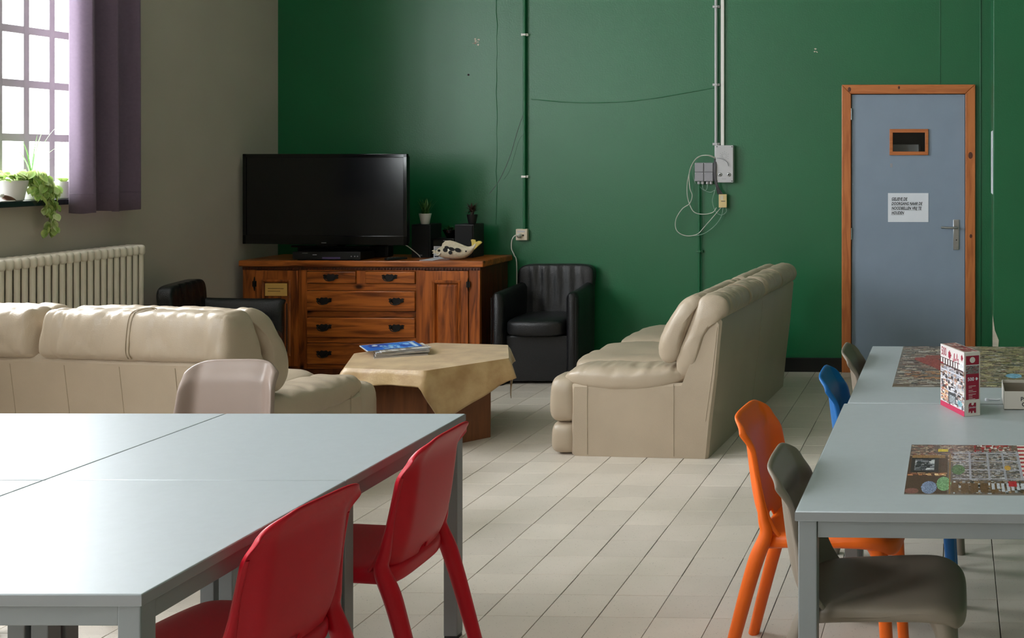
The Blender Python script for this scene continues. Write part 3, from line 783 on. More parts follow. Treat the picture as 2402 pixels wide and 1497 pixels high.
def sofa(label, L, loc, rz, S=1.0, zs=.75, seams=True):
    """local frame: x along the length, y from back (0) to front, z up. built at scale S"""
    t = thing('sofa', label, 'sofa', loc, rz, 'cream leather sofas')
    D = .885
    sc = Matrix.Scale(S, 4)
    def put(n, me, m=CREAM, par=None, sub=0):
        me.transform(sc); o = obj(n, me, m, par or t)
        if sub: subsurf(o, sub)
        return o
    Lx = L / S
    # body: end-panel outline lofted over the length (low in the middle where the seat is)
    aw = .255
    def prof(full):
        if full: return [(0.0, .0), (-.02, .2), (-.05, .45), (-.075, zs - .02), (-.055, zs + .01), (-.01, zs), (.09, .50), (.13, .40), (.45, .385), (.745, .385), (.75, .37), (.75, .01), (.74, 0)]
        return [(0.0, .0), (-.02, .2), (-.05, .45), (-.075, zs - .02), (-.055, zs + .01), (-.01, zs), (.09, .50), (.15, .29), (.45, .29), (.72, .29), (.75, .27), (.75, .01), (.74, 0)]
    secs = []
    for x, full, sh in ((0, 1, .014), (.014, 1, 0), (aw, 1, 0), (aw + .01, 0, 0), (Lx - aw - .01, 0, 0), (Lx - aw, 1, 0), (Lx - .014, 1, 0), (Lx, 1, .014)):
        ring = []
        for u, z in prof(full):
            cu, cz = .35, .3
            uu = u + sh * (1 if u < cu else -1) ; zz = z - (sh if z > .3 else 0)
            ring.append(Vector((x, uu, max(zz, 0))))
        secs.append(ring)
    body = put('body', loft(secs, True, 40))
    # stitched seams
    for xs in (0, Lx):
        sx = -.001 if xs == 0 else .001
        for u, ztop in ((.185, .395), (.66, .395)):
            put('seam', tube([(xs + sx, u, .01), (xs + sx, u, .2), (xs + sx, u, ztop)], .0016, 5), CREAMS, body)
        put('seam', tube([(xs + sx * 12 - math.copysign(.012, sx), .012, .20), (xs + sx * 12 - math.copysign(.012, sx), -.03, .5), (xs + sx * 12 - math.copysign(.012, sx), -.052, zs - .05)], .0022, 5), CREAMS, body)
    ns = int(Lx / .24) if seams else 2
    for k in range(1, ns):
        x = Lx * k / ns
        put('seam', tube([(x, .0 - .0002, .01), (x, -.0205, .2), (x, -.0505, .45), (x, -.0745, zs - .03)], .0014, 5), CREAMS, body)
    # arms
    for side in (0, 1):
        ax0 = -.012 if side == 0 else Lx - aw - .012
        ax1 = ax0 + aw + .024
        xc = (ax0 + ax1) / 2; hw = (ax1 - ax0) / 2
        # arm pad: loft along depth
        secs = []
        N = 60
        for i in range(N + 1):
            a = i / N
            u = .105 + (.815 - .105) * (.5 - .5 * math.cos(PI * a))
            q = abs(2 * (u - .105) / .71 - 1)
            s = (max(0, 1 - q ** 3.2)) ** .5
            s = max(s, .06)
            zc = .432 - .022 * math.sin(PI * a) - .03 * sstep(.75, 1, a) + .018 * sstep(.5, 0, a)
            hz = .072 * s
            ring = []
            for k in range(36):
                b = 2 * PI * k / 36
                cx, cz = math.cos(b), math.sin(b)
                e = .62
                px = math.copysign(abs(cx) ** e, cx) * hw * (.35 + .65 * s); pz = math.copysign(abs(cz) ** e, cz) * hz
                wv = nz3((u * 26 + side * 9, px * 9, pz * 4), 1, 2.2) + .5 * nz3((u * 50, px * 14, 0), 1, 7)
                cr = (1 - abs(nz3((u * 11 + px * 5, px * 7 - u * 3, side * 5), 1, 21))) ** 9
                ring.append(Vector((xc + px, u, zc + pz + (.010 * wv - .008 * cr) * s * (1 if cz > -.2 else .3))))
            secs.append(ring)
        ap = put('arm_pad', loft(secs, True, 180), sub=1)
        # piping along the lower edge of the pad
        xo = ax0 - .001 if side == 0 else ax1 + .001
        # front bulges of the arm
        put('front_pad', pillow(hw - .010, .082, .126, 4.0, 10, lambda q, p: Vector((q.x, q.y + .006 * nz3(q, 9, 3), q.z))), par=ap).location = Vector((xc, .802, .294)) * S
        put('front_pad', pillow(hw - .014, .076, .087, 4.0, 10, lambda q, p: Vector((q.x, q.y + .005 * nz3(q, 9, 6), q.z))), par=ap).location = Vector((xc, .800, .087)) * S
    # seat cushions, seat fronts
    sw = (Lx - 2 * aw) / 2
    for k in range(2):
        xc = aw + sw * (k + .5)
        def fw(q, p, k=k):
            if p.z > 0: q.z += .012 * nz3((q.x * 9, q.y * 5 + q.x * 4, 0), 1, k * 4 + 1) + .006 * nz3((q.x * 20, q.y * 12, 0), 1, k)
            return q
        c = put('seat_cushion', pillow(sw / 2 - .003, .335, .105, 5.0, 16, fw)); c.location = Vector((xc, .545, .372)) * S
        put('seat_front', pillow(sw / 2 - .004, .06, .125, 5.0, 10)).location = Vector((xc, .80, .13)) * S
    # back: front lobe (lumbar cushion) and rear lobe rolled over the top
    rear = [(-.090, zs + .005), (-.105, zs + .045), (-.085, .845), (-.03, .868), (.035, .860), (.075, .80), (.125, .66), (.180, .54), (.175, .455), (.130, .425), (.085, .455), (.03, .60), (-.02, min(.70, zs - .03)), (-.06, zs - .01)]
    front = [(.035, .845), (.085, .868), (.150, .835), (.215, .75), (.265, .64), (.278, .555), (.250, .505), (.200, .495), (.160, .53), (.115, .66), (.065, .79)]
    for k in range(2):
        x0 = Lx / 2 * k + (.004 if k else -.012); x1 = Lx / 2 * (k + 1) - (.004 if k == 0 else -.012)
        sm = (x0 + .40) if k == 1 else (x1 - .40)
        r = put('back_roll', profile_loft(rear, x0, x1, .055, 170, .012, 3.1 + k * 7, 6, seam=None))
        f = put('back_cushion', profile_loft(front, x0, x1, .06, 140, .012, 9.3 + k * 5, 6))
        for par, poly in ((r, rear), (f, front)):
            # piping around the outer ends
            P = catmull([(0, u, z) for u, z in poly], 3, True); c = sum(P, Vector()) / len(P)
        xe = x0 + .43 if k == 1 else x1 - .43
        P = catmull([(xe, u, z) for u, z in rear[:6]], 5)
        cc = Vector((xe, .03, .68))
        put('seam', tube([p + (p - cc).normalized() * .0005 for p in P], .0022, 5), CREAMS, r)
        put('seam', tube([p + (p - cc).normalized() * .0005 + Vector((.014, 0, 0)) for p in P], .0022, 5), CREAMS, r)
    return t
# right sofa: end towards the camera, facing left. local x -> +Y(ish), local y -> -X
a = math.atan2(1.931, .109)
def sofa_mirror(root): pass
sofa('cream leather sofa at right seen from its end, in front of the green wall', 1.93, (-1.316, 5.945, 0), a, seams=False)
# left sofa: back towards the camera, seats facing the green wall; x axis runs from wall side to the right
al = math.radians(-6.4)
Ls = 1.9
sofa('cream leather sofa at left with its back to the grey tables', Ls, (-3.085 - Ls * math.cos(al), 4.80 - Ls * math.sin(al), 0), al, 1.08, .672)

# ================================================================== black tub armchairs
def armchair(label, x, y, deg):
    t = thing('armchair', label, 'armchair', (x, y, 0), math.radians(deg), 'black leather tub armchairs')
    # local: faces +x, width on y
    for s in (1, -1):
        secs = []
        N = 16
        for i in range(N + 1):
            a = i / N
            xx = -.27 + .54 * a
            yy = .262 - .02 * sstep(.6, 0, a)
            zt = .655 + .025 * (1 - a) ** 2
            hw = .043
            e = 1 - .55 * sstep(.93, 1, a) - .3 * sstep(.06, 0, a)
            ring = []
            prof = [(-1, 0), (-1, .3), (-1, .55), (-1, .85), (-.92, .955), (-.55, .995), (0, 1.008), (.55, .995), (.92, .955), (1, .85), (1, .55), (1, .3), (1, 0)]
            for (h, v) in prof:
                z = .0 + zt * v - (.02 * (1 - e) if v > .9 else 0)
                ring.append(Vector((xx + (.012 * sstep(.95, 1, a) * -1 if abs(h) > .9 else 0), s * (yy + h * hw * (e if v < 2 else 1) * (1 - .12 * (1 - v))), z)))
            secs.append(ring)
        o = obj('arm', loft(secs, True, 60), BLACKL, t)
        obj('piping', tube([(.268, s * .262 + h, .02 + .60 * k / 6) for h, k in [(.034 * s, k) for k in range(7)]], .003, 6), BLACKL, o)
    def fback(q, p):
        # flare toward the top, lean back, vertical gathers on the front face
        fl = sstep(-.1, .21, q.z)
        q.y *= 1 + .10 * fl
        x = q.x - .22 * (q.z + .2) * .35
        if p.x > 0:
            g = math.sin(q.y * 70 + 4 * q.z) * .5 + .5 * nz3((q.y * 22 + q.z * 6, q.z * 2, 0), 1, 4)
            x += .016 * g * sstep(.25, .12, abs(q.y)) * sstep(-.2, 0, q.z)
        return Vector((x, q.y, q.z))
    obj('backrest', pillow(.052, .262, .225, 7.0, 36, fback), BLACKL, t, (-.225, 0, .585))
    obj('back_shell', box(-.285, -.225, -.262, .262, 0, .60, .02), BLACKL, t)
    def fs(q, p):
        if p.z > 0: q.z += .012 * (1 - (q.x / .26) ** 2) * (1 - (q.y / .22) ** 2) + .003 * nz3((q.x * 14, q.y * 14, 0), 1, 2)
        if q.x > 0: q.x += .03 * (1 - (q.y / .22) ** 2) * sstep(0, .25, q.x)
        return q
    obj('seat_cushion', pillow(.245, .215, .062, 5.0, 14, fs), BLACKL, t, (.03, 0, .405))
    obj('front_panel', box(-.22, .20, -.221, .221, .02, .345, .012), BLACKL, t)
    for sx in (-.2, .2):
        for sy in (-.24, .24): obj('foot', lathe([(.018, 0), (.022, .03)], 10), BLACKPL, t, (sx, sy, -.0))
    return t
armchair('black leather tub armchair between the sideboard and the right sofa', -2.965, 8.07, -88)
armchair('black leather tub armchair in the corner behind the left sofa, beside the radiator', -4.69, 7.10, 15)

# ================================================================== sideboard
def off(name, me, m, parent):
    r = Vector((random.uniform(-3, 3), random.uniform(-3, 3), random.uniform(-3, 3)))
    me.transform(Matrix.Translation(r)); o = obj(name, me, m, parent); o.location = -r
    return o
def sideboard():
    random.seed(21)
    ox = -4.2175
    t = thing('sideboard', 'stained pine sideboard with drawers and iron pulls under the television', 'sideboard', (ox, 7.87, 0))
    X = lambda v: v - ox
    off('top', box(X(-5.099), X(-3.335), -.02, .515, .828, .872, .008), WOODH, t)
    off('carcass', box(X(-5.065), X(-3.372), .018, .51, .06, .828), WOODD, t)
    off('plinth', box(X(-5.085), X(-3.36), -.004, .512, 0, .10, .006), WOODD, t)
    # dentil moulding
    ml = off('moulding', box(X(-5.08), X(-3.362), -.002, .02, .804, .829, .002), WOODD, t)
    dm = box(-.006, .006, -.006, .002, -.007, .007, .0015)
    n = 76
    for i in range(n):
        o = obj('dentil', dm, WOODD, t, (X(-5.07) + (1.70) * (i + .5) / n, -.003, .812))
    # face frame
    fr = [(X(-5.078), X(-4.986), .10, .805), (X(-4.672), X(-4.611), .10, .805), (X(-3.826), X(-3.759), .10, .805), (X(-3.445), X(-3.366), .10, .805)]
    for a, b, c, d in fr: off('stile', box(a, b, 0, .03, c, d, .002), WOODV, t)
    for a, b in ((.797, .806), (.659, .708), (.470, .511), (.287, .324), (.10, .132)):
        off('rail', box(X(-4.611), X(-3.826), .001, .03, a, b, .0015), WOODH, t)
    off('stile', box(X(-4.254), X(-4.188), .001, .03, .708, .806, .0015), WOODV, t)
    for a, b in ((-4.986, -4.672), (-3.759, -3.445)):
        off('rail', box(X(a), X(b), .004, .03, .10, .118, .0015), WOODH, t)
    # drawers with bat-wing pulls
    def pull(par, x, z, s=1.0, y=-.016):
        pts = [(0, -.030), (.020, -.026), (.034, -.012), (.054, -.010), (.050, .004), (.057, .014), (.042, .018), (.030, .012), (.018, .022), (0, .017)]
        out = [(a * s, b * s) for a, b in pts] + [(-a * s, b * s) for a, b in pts[-2:0:-1]]
        k = len(out); vs = [(a, 0, b) for a, b in out] + [(a, -.004, b) for a, b in out]
        fs = [list(range(k)), [k + i for i in range(k)][::-1]] + [(i, (i + 1) % k, k + (i + 1) % k, k + i) for i in range(k)]
        h = obj('pull', mesh_from('plate', vs, fs), IRON, par); h.location = Vector((x, y, z)) - Vector(par.location)
        h.location = Vector((x, y, z)) + (-Vector(par.location))
        bm = bmesh.new()
        tube_bm(bm, catmull([(-.034 * s, -.004, .006 * s), (-.036 * s, -.020, .0), (-.028 * s, -.024, -.018 * s), (0, -.026, -.026 * s), (.028 * s, -.024, -.018 * s), (.036 * s, -.020, 0), (.034 * s, -.004, .006 * s)], 5), .0032, 8)
        obj('bail', bm_mesh(bm, 'bail', 60), IRON, h)
    D = [((-4.611, -4.254, .708, .797), (-4.430,)), ((-4.188, -3.826, .708, .797), (-4.007,)), ((-4.611, -3.826, .511, .659), (-4.480, -3.958)), ((-4.611, -3.826, .324, .470), (-4.480, -3.958)), ((-4.611, -3.826, .132, .287), (-4.480, -3.958))]
    for (a, b, c, d), hs in D:
        dr = off('drawer', box(X(a) + .003, X(b) - .003, -.014, .04, c + .003, d - .003, .006), WOODH, t)
        for h in hs: pull(dr, X(h), (c + d) / 2 + .004)
    # panelled doors
    for (a, b, hx) in ((-4.986, -4.672, -1), (-3.759, -3.445, 1)):
        c, d = .120, .800
        w_ = .062
        dr = off('door', boxes([(X(a) + .003, X(a) + w_, -.010, .03, c, d), (X(b) - w_, X(b) - .003, -.010, .03, c, d), (X(a) + w_, X(b) - w_, -.010, .03, d - .075, d), (X(a) + w_, X(b) - w_, -.010, .03, c, c + .08)], .002), WOODV, t)
        lo = Vector(dr.location)
        x0, x1, z0, z1 = X(a) + w_, X(b) - w_, c + .08, d - .075
        def quadring(o0, o1, y0, y1):
            vs = [(x0 + o0, y0, z0 + o0), (x1 - o0, y0, z0 + o0), (x1 - o0, y0, z1 - o0), (x0 + o0, y0, z1 - o0), (x0 + o1, y1, z0 + o1), (x1 - o1, y1, z0 + o1), (x1 - o1, y1, z1 - o1), (x0 + o1, y1, z1 - o1)]
            return vs
        vs = []; fs = []
        for (p0, p1, ya, yb) in ((-.010, -.002, -.0105, -.018), (-.002, .010, -.018, -.012), (.010, .014, -.012, .010)):
            k = len(vs); vs += quadring(p0, p1, ya, yb); fs += [(k + i, k + (i + 1) % 4, k + 4 + (i + 1) % 4, k + 4 + i) for i in range(4)]
        r = obj('panel_moulding', mesh_from('pm', vs, fs), WOODV, dr); r.location = -lo
        vs = quadring(.012, .034, .010, -.006); fs = [(i, (i + 1) % 4, 4 + (i + 1) % 4, 4 + i) for i in range(4)] + [(4, 5, 6, 7)]
        r = obj('raised_panel', mesh_from('rp', vs, fs), WOODV, dr); r.location = -lo
        xh = X(a) if hx < 0 else X(b)
        for zz in (.705, .23):
            bm = bmesh.new(); add_box(bm, xh - .014, xh + .014, -.016, -.008, zz - .02, zz + .02, .002)
            for s in (-1, 1): tube_bm(bm, [(xh, -.013, zz + s * .018), (xh, -.013, zz + s * .034), (xh, -.012, zz + s * .05)], [(.012, .004), (.007, .003), (.002, .002)], 8)
            tube_bm(bm, [(xh, -.018, zz - .024), (xh, -.018, zz), (xh, -.018, zz + .024)], .005, 8)
            h = obj('hinge', bm_mesh(bm, 'hinge', 40), IRON, dr); h.location = -lo
    n = thing('paper_note', 'small yellow paper note stuck on the left door of the sideboard', 'note', (-4.827, 7.856, .665))
    obj('sheet', box(-.080, .080, -.0012, .0, -.045, .045), mat('yellow_note_paper', (226, 178, 96), rough=.7), n)
    obj('text_line', box(-.06, .055, -.0018, -.001, .006, .009), WOODD, n); obj('text_line', box(-.06, .03, -.0018, -.001, -.012, -.009), WOODD, n)
sideboard()
ST = .872
# ------------------------------------------------------------------ television etc.
t = thing('television', 'large black flat television standing on the pine sideboard', 'television', (-4.4845, 7.865, ST), math.radians(-4.6))
hw, z0, z1 = .6245, .113, .758
tb = obj('housing', box(-hw + .01, hw - .01, .012, .06, z0 + .01, z1 - .01, .012), BLACKPL, t)
obj('bezel', boxes([(-hw, hw, -.004, .02, z1 - .026, z1), (-hw, -hw + .028, -.004, .02, z0, z1), (hw - .028, hw, -.004, .02, z0, z1), (-hw, hw, -.004, .02, z0, z0 + .065)], .003), GLOSSBLK, t)
obj('screen', box(-hw + .026, hw - .026, .002, .014, z0 + .062, z1 - .024), SCREEN, t)
obj('badge', box(-.018, .018, -.0055, -.003, z0 + .010, z0 + .016), CHROME, t)
nk = obj('stand_neck', box(-.08, .08, .035, .13, .096, z0 + .06, .006), GLOSSBLK, t)
obj('stand_base', box(-.30, .30, .06, .315, .0858, .100, .006), GLOSSBLK, t)
t = thing('media_player', 'flat black disc player lying under the television', 'player', (-4.468, 7.872, ST))
mb = obj('housing', box(-.245, .245, -.008, .0, .006, .062, .002), BLACKPL, t)
obj('body', box(-.243, .243, 0, .195, .006, .060, .002), BLACKPL, t)
obj('badge', box(-.175, -.135, -.0095, -.0075, .050, .054), CHROME, mb)
obj('button', box(-.10, -.07, -.0100, -.0075, .038, .043, .001), GREYP, mb)
obj('display_window', box(-.03, .10, -.0095, -.0075, .012, .024), mat('violet_display', (90, 76, 120), rough=.3), mb)
for x in (-.2, .2): obj('foot', box(x - .02, x + .02, .01, .18, 0, .007), BLACKPL, t)
for x in (.18, .205, .225): obj('button', lathe([(.004, 0), (.004, .003)], 8), GREYP, mb, (x, -.008, .03), (PI / 2, 0, 0))
t = thing('soundbar', 'long low black box behind the disc player under the television', 'soundbar', (-4.50, 8.155, ST))
obj('housing', box(-.34, .34, -.02, .06, 0, .085, .008), BLACKPL, t); obj('grille', box(-.32, .32, -.024, -.018, .012, .074, .002), mat('speaker_cloth', (24, 24, 26), rough=.9, bump=.2, bscale=600), t)
t = thing('remote_control', 'small black remote control lying between television and speaker', 'remote', (-4.00, 7.93, ST), .9)
obj('housing', box(-.075, .075, -.022, .022, 0, .018, .006), BLACKPL, t)
for i in range(8): obj('button', lathe([(.004, 0), (.004, .002)], 8), GREYP, t, (-.05 + (i // 2) * .022, -.008 + (i % 2) * .016, .0178))
def speaker(label, x, y, deg):
    t = thing('loudspeaker', label, 'speaker', (x, y, ST), math.radians(deg), 'bookshelf speakers on the sideboard')
    b = obj('cabinet', box(-.070, .070, -.09, .09, 0, .243, .003), mat('black_ash_veneer', (26, 24, 28), rough=.5, var=.15, vscale=20, stretch=(10, 10, 1)), t)
    obj('grille', box(-.064, .064, -.100, -.089, .006, .237, .003), mat('speaker_cloth', (24, 24, 26), rough=.9), t)
    obj('badge', box(-.014, .014, -.1015, -.0995, .016, .021), CHROME, t)
speaker('black bookshelf speaker with the white grass pot on top', -3.905, 8.20, 0)
speaker('black bookshelf speaker with the dark succulent pot on top', -3.585, 8.20, 0)
t = thing('stereo_receiver', 'compact black stereo unit between the two speakers', 'stereo', (-3.745, 8.22, ST))
sbm = obj('housing', box(-.078, .078, -.09, .10, .004, .140, .004), BLACKPL, t)
obj('front_panel', box(-.077, .077, -.098, -.089, .006, .138, .003), GLOSSBLK, t)
for x in (-.06, .06): obj('foot', box(x - .01, x + .01, -.08, -.06, 0, .005), BLACKPL, t)
obj('badge', box(.0, .022, -.0995, -.0975, .122, .126), GREYP, sbm)
t = thing('folded_card', 'white printed card leaning on the stereo behind the fish', 'card', (-3.748, 8.10, ST))
obj('upright_leaf', box(-.058, .058, -.001, .001, .0, .085), PAPER, t); obj('flat_leaf', box(-.058, .04, -.22, .0, 0.0, .0015), PAPER, t)
for i in range(6): obj('print_line', box(-.05, .045 - .02 * (i % 2), -.0018, -.0008, .072 - i * .012, .0745 - i * .012), GREYP, t)
obj('print_line', box(-.05, -.02, -.0018, -.0008, .006, .013), INK, t)

# ---- plants on the speakers
def blade_mesh(L, w, bend, n=6):
    vs, fs = [], []
    for i in range(n + 1):
        s = i / n; a = bend * s
        x = L * (math.sin(a) / bend * 1.0 if abs(bend) > 1e-3 else 0) * 0 + L * (1 - math.cos(a)) / max(bend, 1e-3); z = L * math.sin(a) / max(bend, 1e-3)
        ww = w * (1 - s ** 2.2) * (.55 + .45 * min(1, s * 4)) + .0003
        vs += [(x, -ww, z + .15 * ww), (x, 0, z), (x, ww, z + .15 * ww)]
    for i in range(n):
        k = i * 3; fs += [(k, k + 1, k + 4, k + 3), (k + 1, k + 2, k + 5, k + 4)]
    return mesh_from('blade', vs, fs, 180)
def pot(t, r0, r1, h, m, soil=True, name='pot'):
    o = obj(name, lathe([(r0 * .9, 0), (r0, .004), (r1, h - .004), (r1 + .001, h), (r1 - .004, h), (r1 - .005, h * .82), (0, h * .82)], 28, False), m, t)
    if soil: obj('soil', lathe([(0, h * .80), (r1 - .005, h * .80), (r1 - .006, h * .85), (0, h * .86)], 16, False), SOIL, t)
    return o
random.seed(5)
t = thing('potted_grass', 'little white pot of green grass standing on the left speaker', 'plant', (-3.895, 8.155, ST + .243))
pot(t, .030, .043, .078, POTW)
bl = [blade_mesh(.125 * k, .0048, b) for k, b in ((1, .3), (.85, .7), (1.05, .5), (.7, 1.2))]
for i in range(44): obj('leaf', bl[i % 4], LEAFG if i % 3 else LEAFD, t, (random.uniform(-.02, .02), random.uniform(-.02, .02), .064), (0, random.uniform(0, .35), random.uniform(0, 6.3)))
t = thing('potted_succulent', 'small black pot with a spiky dark red succulent on the right speaker', 'plant', (-3.545, 8.155, ST + .243))
pot(t, .026, .037, .072, BLACKPL)
obj('stem', tube([(0, 0, .055), (0, 0, .075), (.002, 0, .095)], [.010, .012, .013], 10), LEAFR, t)
bl = [blade_mesh(.085 * k, .009, b) for k, b in ((1, .9), (.85, 1.5), (.9, .45))]
for i in range(26): obj('leaf', bl[i % 3], LEAFR, t, (0, 0, .080 + .016 * (i / 26)), (0, .95 - .8 * (i / 26), i * 2.4))
t = thing('plant_bowl', 'low black bowl with small leaves on the stereo between the speakers', 'plant', (-3.725, 8.20, ST + .140))
pot(t, .030, .056, .060, GLOSSBLK, name='bowl')
lf = blade_mesh(.05, .012, 1.2)
for i in range(14): obj('leaf', lf, LEAFD, t, (random.uniform(-.03, .03), random.uniform(-.03, .03), .05), (0, random.uniform(0, .5), random.uniform(0, 6.3)))
for i in range(5): obj('pebble', pillow(.008, .008, .005, 2.0, 3), POTW, t, (random.uniform(-.035, .035), -.035 + random.uniform(0, .02), .055))
t = thing('white_cable', 'short white cable drooping behind the television beside the left speaker', 'cable')
obj('cord', tube(catmull([(-3.98, 7.99, .985), (-3.955, 8.03, .955), (-3.92, 8.09, .90), (-3.905, 8.10, .8755)], 6), .0035, 6), WHITEP, t)

# ---- ceramic fish
def fish():
    t = thing('fish_ornament', 'speckled ceramic fish with pierced back and yellow tail on the sideboard', 'ornament', (-3.575, 7.955, ST + .001))
    # body along x: head at -x, tail at +x (rising)
    cl = [(-.148, .052, .004, .004), (-.138, .052, .022, .018), (-.115, .054, .038, .032), (-.075, .057, .050, .043), (-.03, .058, .054, .047), (.02, .056, .052, .045), (.065, .054, .043, .036), (.095, .060, .033, .026), (.118, .075, .024, .018), (.135, .095, .019, .012), (.150, .115, .018, .008)]
    secs = []
    for x, z, rz_, ry in cl:
        secs.append([Vector((x, ry * math.cos(2 * PI * k / 20), max(.001, z + rz_ * math.sin(2 * PI * k / 20)))) for k in range(20)])
    b = subsurf(obj('body', loft(secs, True, 180), CERAM, t))
    def plate(name, pts, th, m, y=0):
        k = len(pts); vs = [(x, y - th, z) for x, z in pts] + [(x, y + th, z) for x, z in pts]
        fs = [list(range(k)), [k + i for i in range(k)][::-1]] + [(i, (i + 1) % k, k + (i + 1) % k, k + i) for i in range(k)]
        o = obj(name, mesh_from(name, vs, fs), m, t); md = o.modifiers.new('bevel', 'BEVEL'); md.width = .003; md.segments = 2; md.limit_method = 'ANGLE'; return o
    plate('dorsal_fin', [(-.105, .085), (-.098, .115), (-.075, .135), (-.045, .138), (-.005, .128), (.04, .110), (.075, .096), (.095, .080), (.02, .085), (-.05, .09)], .008, CERAM)
    plate('tail', [(.118, .075), (.135, .072), (.162, .098), (.190, .122), (.180, .134), (.160, .134), (.147, .126), (.140, .142), (.120, .146), (.108, .142), (.113, .125), (.115, .105), (.110, .085)], .007, CERAMY)
    plate('pectoral_fin', [(-.178, .062), (-.165, .070), (-.148, .064), (-.150, .054), (-.146, .046), (-.162, .042), (-.175, .046), (-.160, .053)], .005, CERAM)
    obj('eye', lathe([(.011, 0), (.010, .004), (.0, .006)], 14), DARKHOLE, t, (-.108, -.0325, .067), (PI / 2, 0, -.35), (1, .8, 1))
    for (x, z, sx, sz, yy) in ((-.058, .072, .013, .012, -.0455), (-.048, .088, .015, .009, -.0385), (-.012, .079, .018, .010, -.0445), (.032, .071, .018, .012, -.042), (-.020, .054, .011, .011, -.0472), (.085, .062, .005, .005, -.029)):
        obj('opening', lathe([(1, 0), (1, .15), (.0, .2)], 9), DARKHOLE, t, (x, yy, z), (PI / 2, .3, 0), (sx * 1.3, sz * 1.3, .010))
    obj('mouth', tube(catmull([(-.136, -.022, .036), (-.122, -.034, .034), (-.104, -.040, .040), (-.096, -.040, .052)], 5), .004, 8), POTW, t)
fish()

# ================================================================== coffee table, cloth, magazines
HC = Vector((-3.035, 6.421, 0)); HR = .487; HA = math.radians(-7.5)
def hexr(th, R):
    a = (th - HA) % (PI / 3)
    return R * math.cos(PI / 6) / math.cos(a - PI / 6)
t = thing('coffee_table', 'hexagonal wooden coffee table under the gold cloth', 'coffee table', HC)
def hexprism(R, z0, z1):
    vs = [(R * math.cos(HA + i * PI / 3), R * math.sin(HA + i * PI / 3), z) for z in (z0, z1) for i in range(6)]
    return mesh_from('hex', vs, [(5, 4, 3, 2, 1, 0), (6, 7, 8, 9, 10, 11)] + [(i, (i + 1) % 6, 6 + (i + 1) % 6, 6 + i) for i in range(6)])
obj('tabletop', hexprism(HR - .006, .425, .452), WOODT, t)
for i in range(6):
    a0, a1 = HA + i * PI / 3, HA + (i + 1) * PI / 3
    R = .375; th = .02; c = math.cos; s = math.sin
    vs = []
    for z in (.0, .425):
        for (rr, aa) in ((R, a0), (R, a1), (R - th, a1), (R - th, a0)): vs.append((rr * c(aa), rr * s(aa), z))
    obj('base_panel', mesh_from('panel', vs, [(3, 2, 1, 0), (4, 5, 6, 7)] + [(k, (k + 1) % 4, 4 + (k + 1) % 4, 4 + k) for k in range(4)]), WOODT, t)
def cloth():
    NA = 216; TOPN, SK = 8, 12
    phi = math.radians(-52 + 45); S = .530
    vs = [(0, 0, .4545)]; fs = []
    rings = []
    for j in range(1, TOPN + SK + 1):
        ring = []
        for i in range(NA):
            th = 2 * PI * i / NA
            R = hexr(th, HR)
            # soften corners a little
            if j <= TOPN:
                q = j / TOPN; r = R * q; z = .4545
                p = (r * math.cos(th), r * math.sin(th), z)
            else:
                q = (j - TOPN) / SK
                dg_ = (math.degrees(th) + 180) % 360 - 180
                KN = [(-180, .10), (-150, .11), (-128, .085), (-71, .080), (-60, .270), (-50, .262), (-9, .118), (4, .105), (10, .13), (19, .25), (26, .29), (36, .14), (48, .10), (95, .10), (118, .22), (140, .11), (180, .10)]
                D = .1
                for (d0, v0), (d1, v1) in zip(KN, KN[1:]):
                    if d0 <= dg_ <= d1:
                        D = v0 + (v1 - v0) * (dg_ - d0) / (d1 - d0)
                D += .003 * math.sin(th * 9)
                # fold at the table corners
                ca = (th - HA + PI / 6) % (PI / 3) - PI / 6
                corner = math.exp(-(ca / .10) ** 2)
                d = D * q
                long_ = sstep(.12, .26, D)
                out = .006 + .020 * q * (1 - .6 * long_) + .007 * math.sin(th * 13 + 1) * q * (1 - .5 * long_) + .024 * corner * q
                rr = R + out
                z = .4545 - d + .004 * (1 - q) * 0
                if q < .2: rr = R + out * q / .2
                p = (rr * math.cos(th), rr * math.sin(th), max(.02, z))
            ring.append(len(vs)); vs.append(p)
        rings.append(ring)
    for i in range(NA): fs.append((0, rings[0][i], rings[0][(i + 1) % NA]))
    for j in range(len(rings) - 1):
        for i in range(NA):
            fs.append((rings[j][i], rings[j][(i + 1) % NA], rings[j + 1][(i + 1) % NA], rings[j + 1][i]))
    o = obj('tablecloth', mesh_from('cloth', vs, fs, 50), CLOTH, None, HC)
    md = o.modifiers.new('thickness', 'SOLIDIFY'); md.thickness = .002; md.offset = 1
    tag(o, 'gold damask cloth draped over the hexagonal coffee table', 'tablecloth')
cloth()
random.seed(11)
def magazine(label, x, y, z, deg, W, L, th, canvas):
    t = thing('magazine', label, 'magazine', (x, y, z), math.radians(deg), 'magazines stacked on the coffee table')
    obj('pages', box(-W / 2 + .002, W / 2 - .001, -L / 2 + .001, L / 2 - .001, .0004, th - .0008), mat('magazine_pages', (176, 170, 164), rough=.7, var=.2, vscale=1, stretch=(1, 1, 900)), t)
    me = grid_print(W, L, canvas, .0006); obj('cover', me, PRINT, t, (-W / 2, -L / 2, th - .0008))
    obj('back_cover', box(-W / 2, W / 2, -L / 2, L / 2, 0, .0005), PAPER, t)
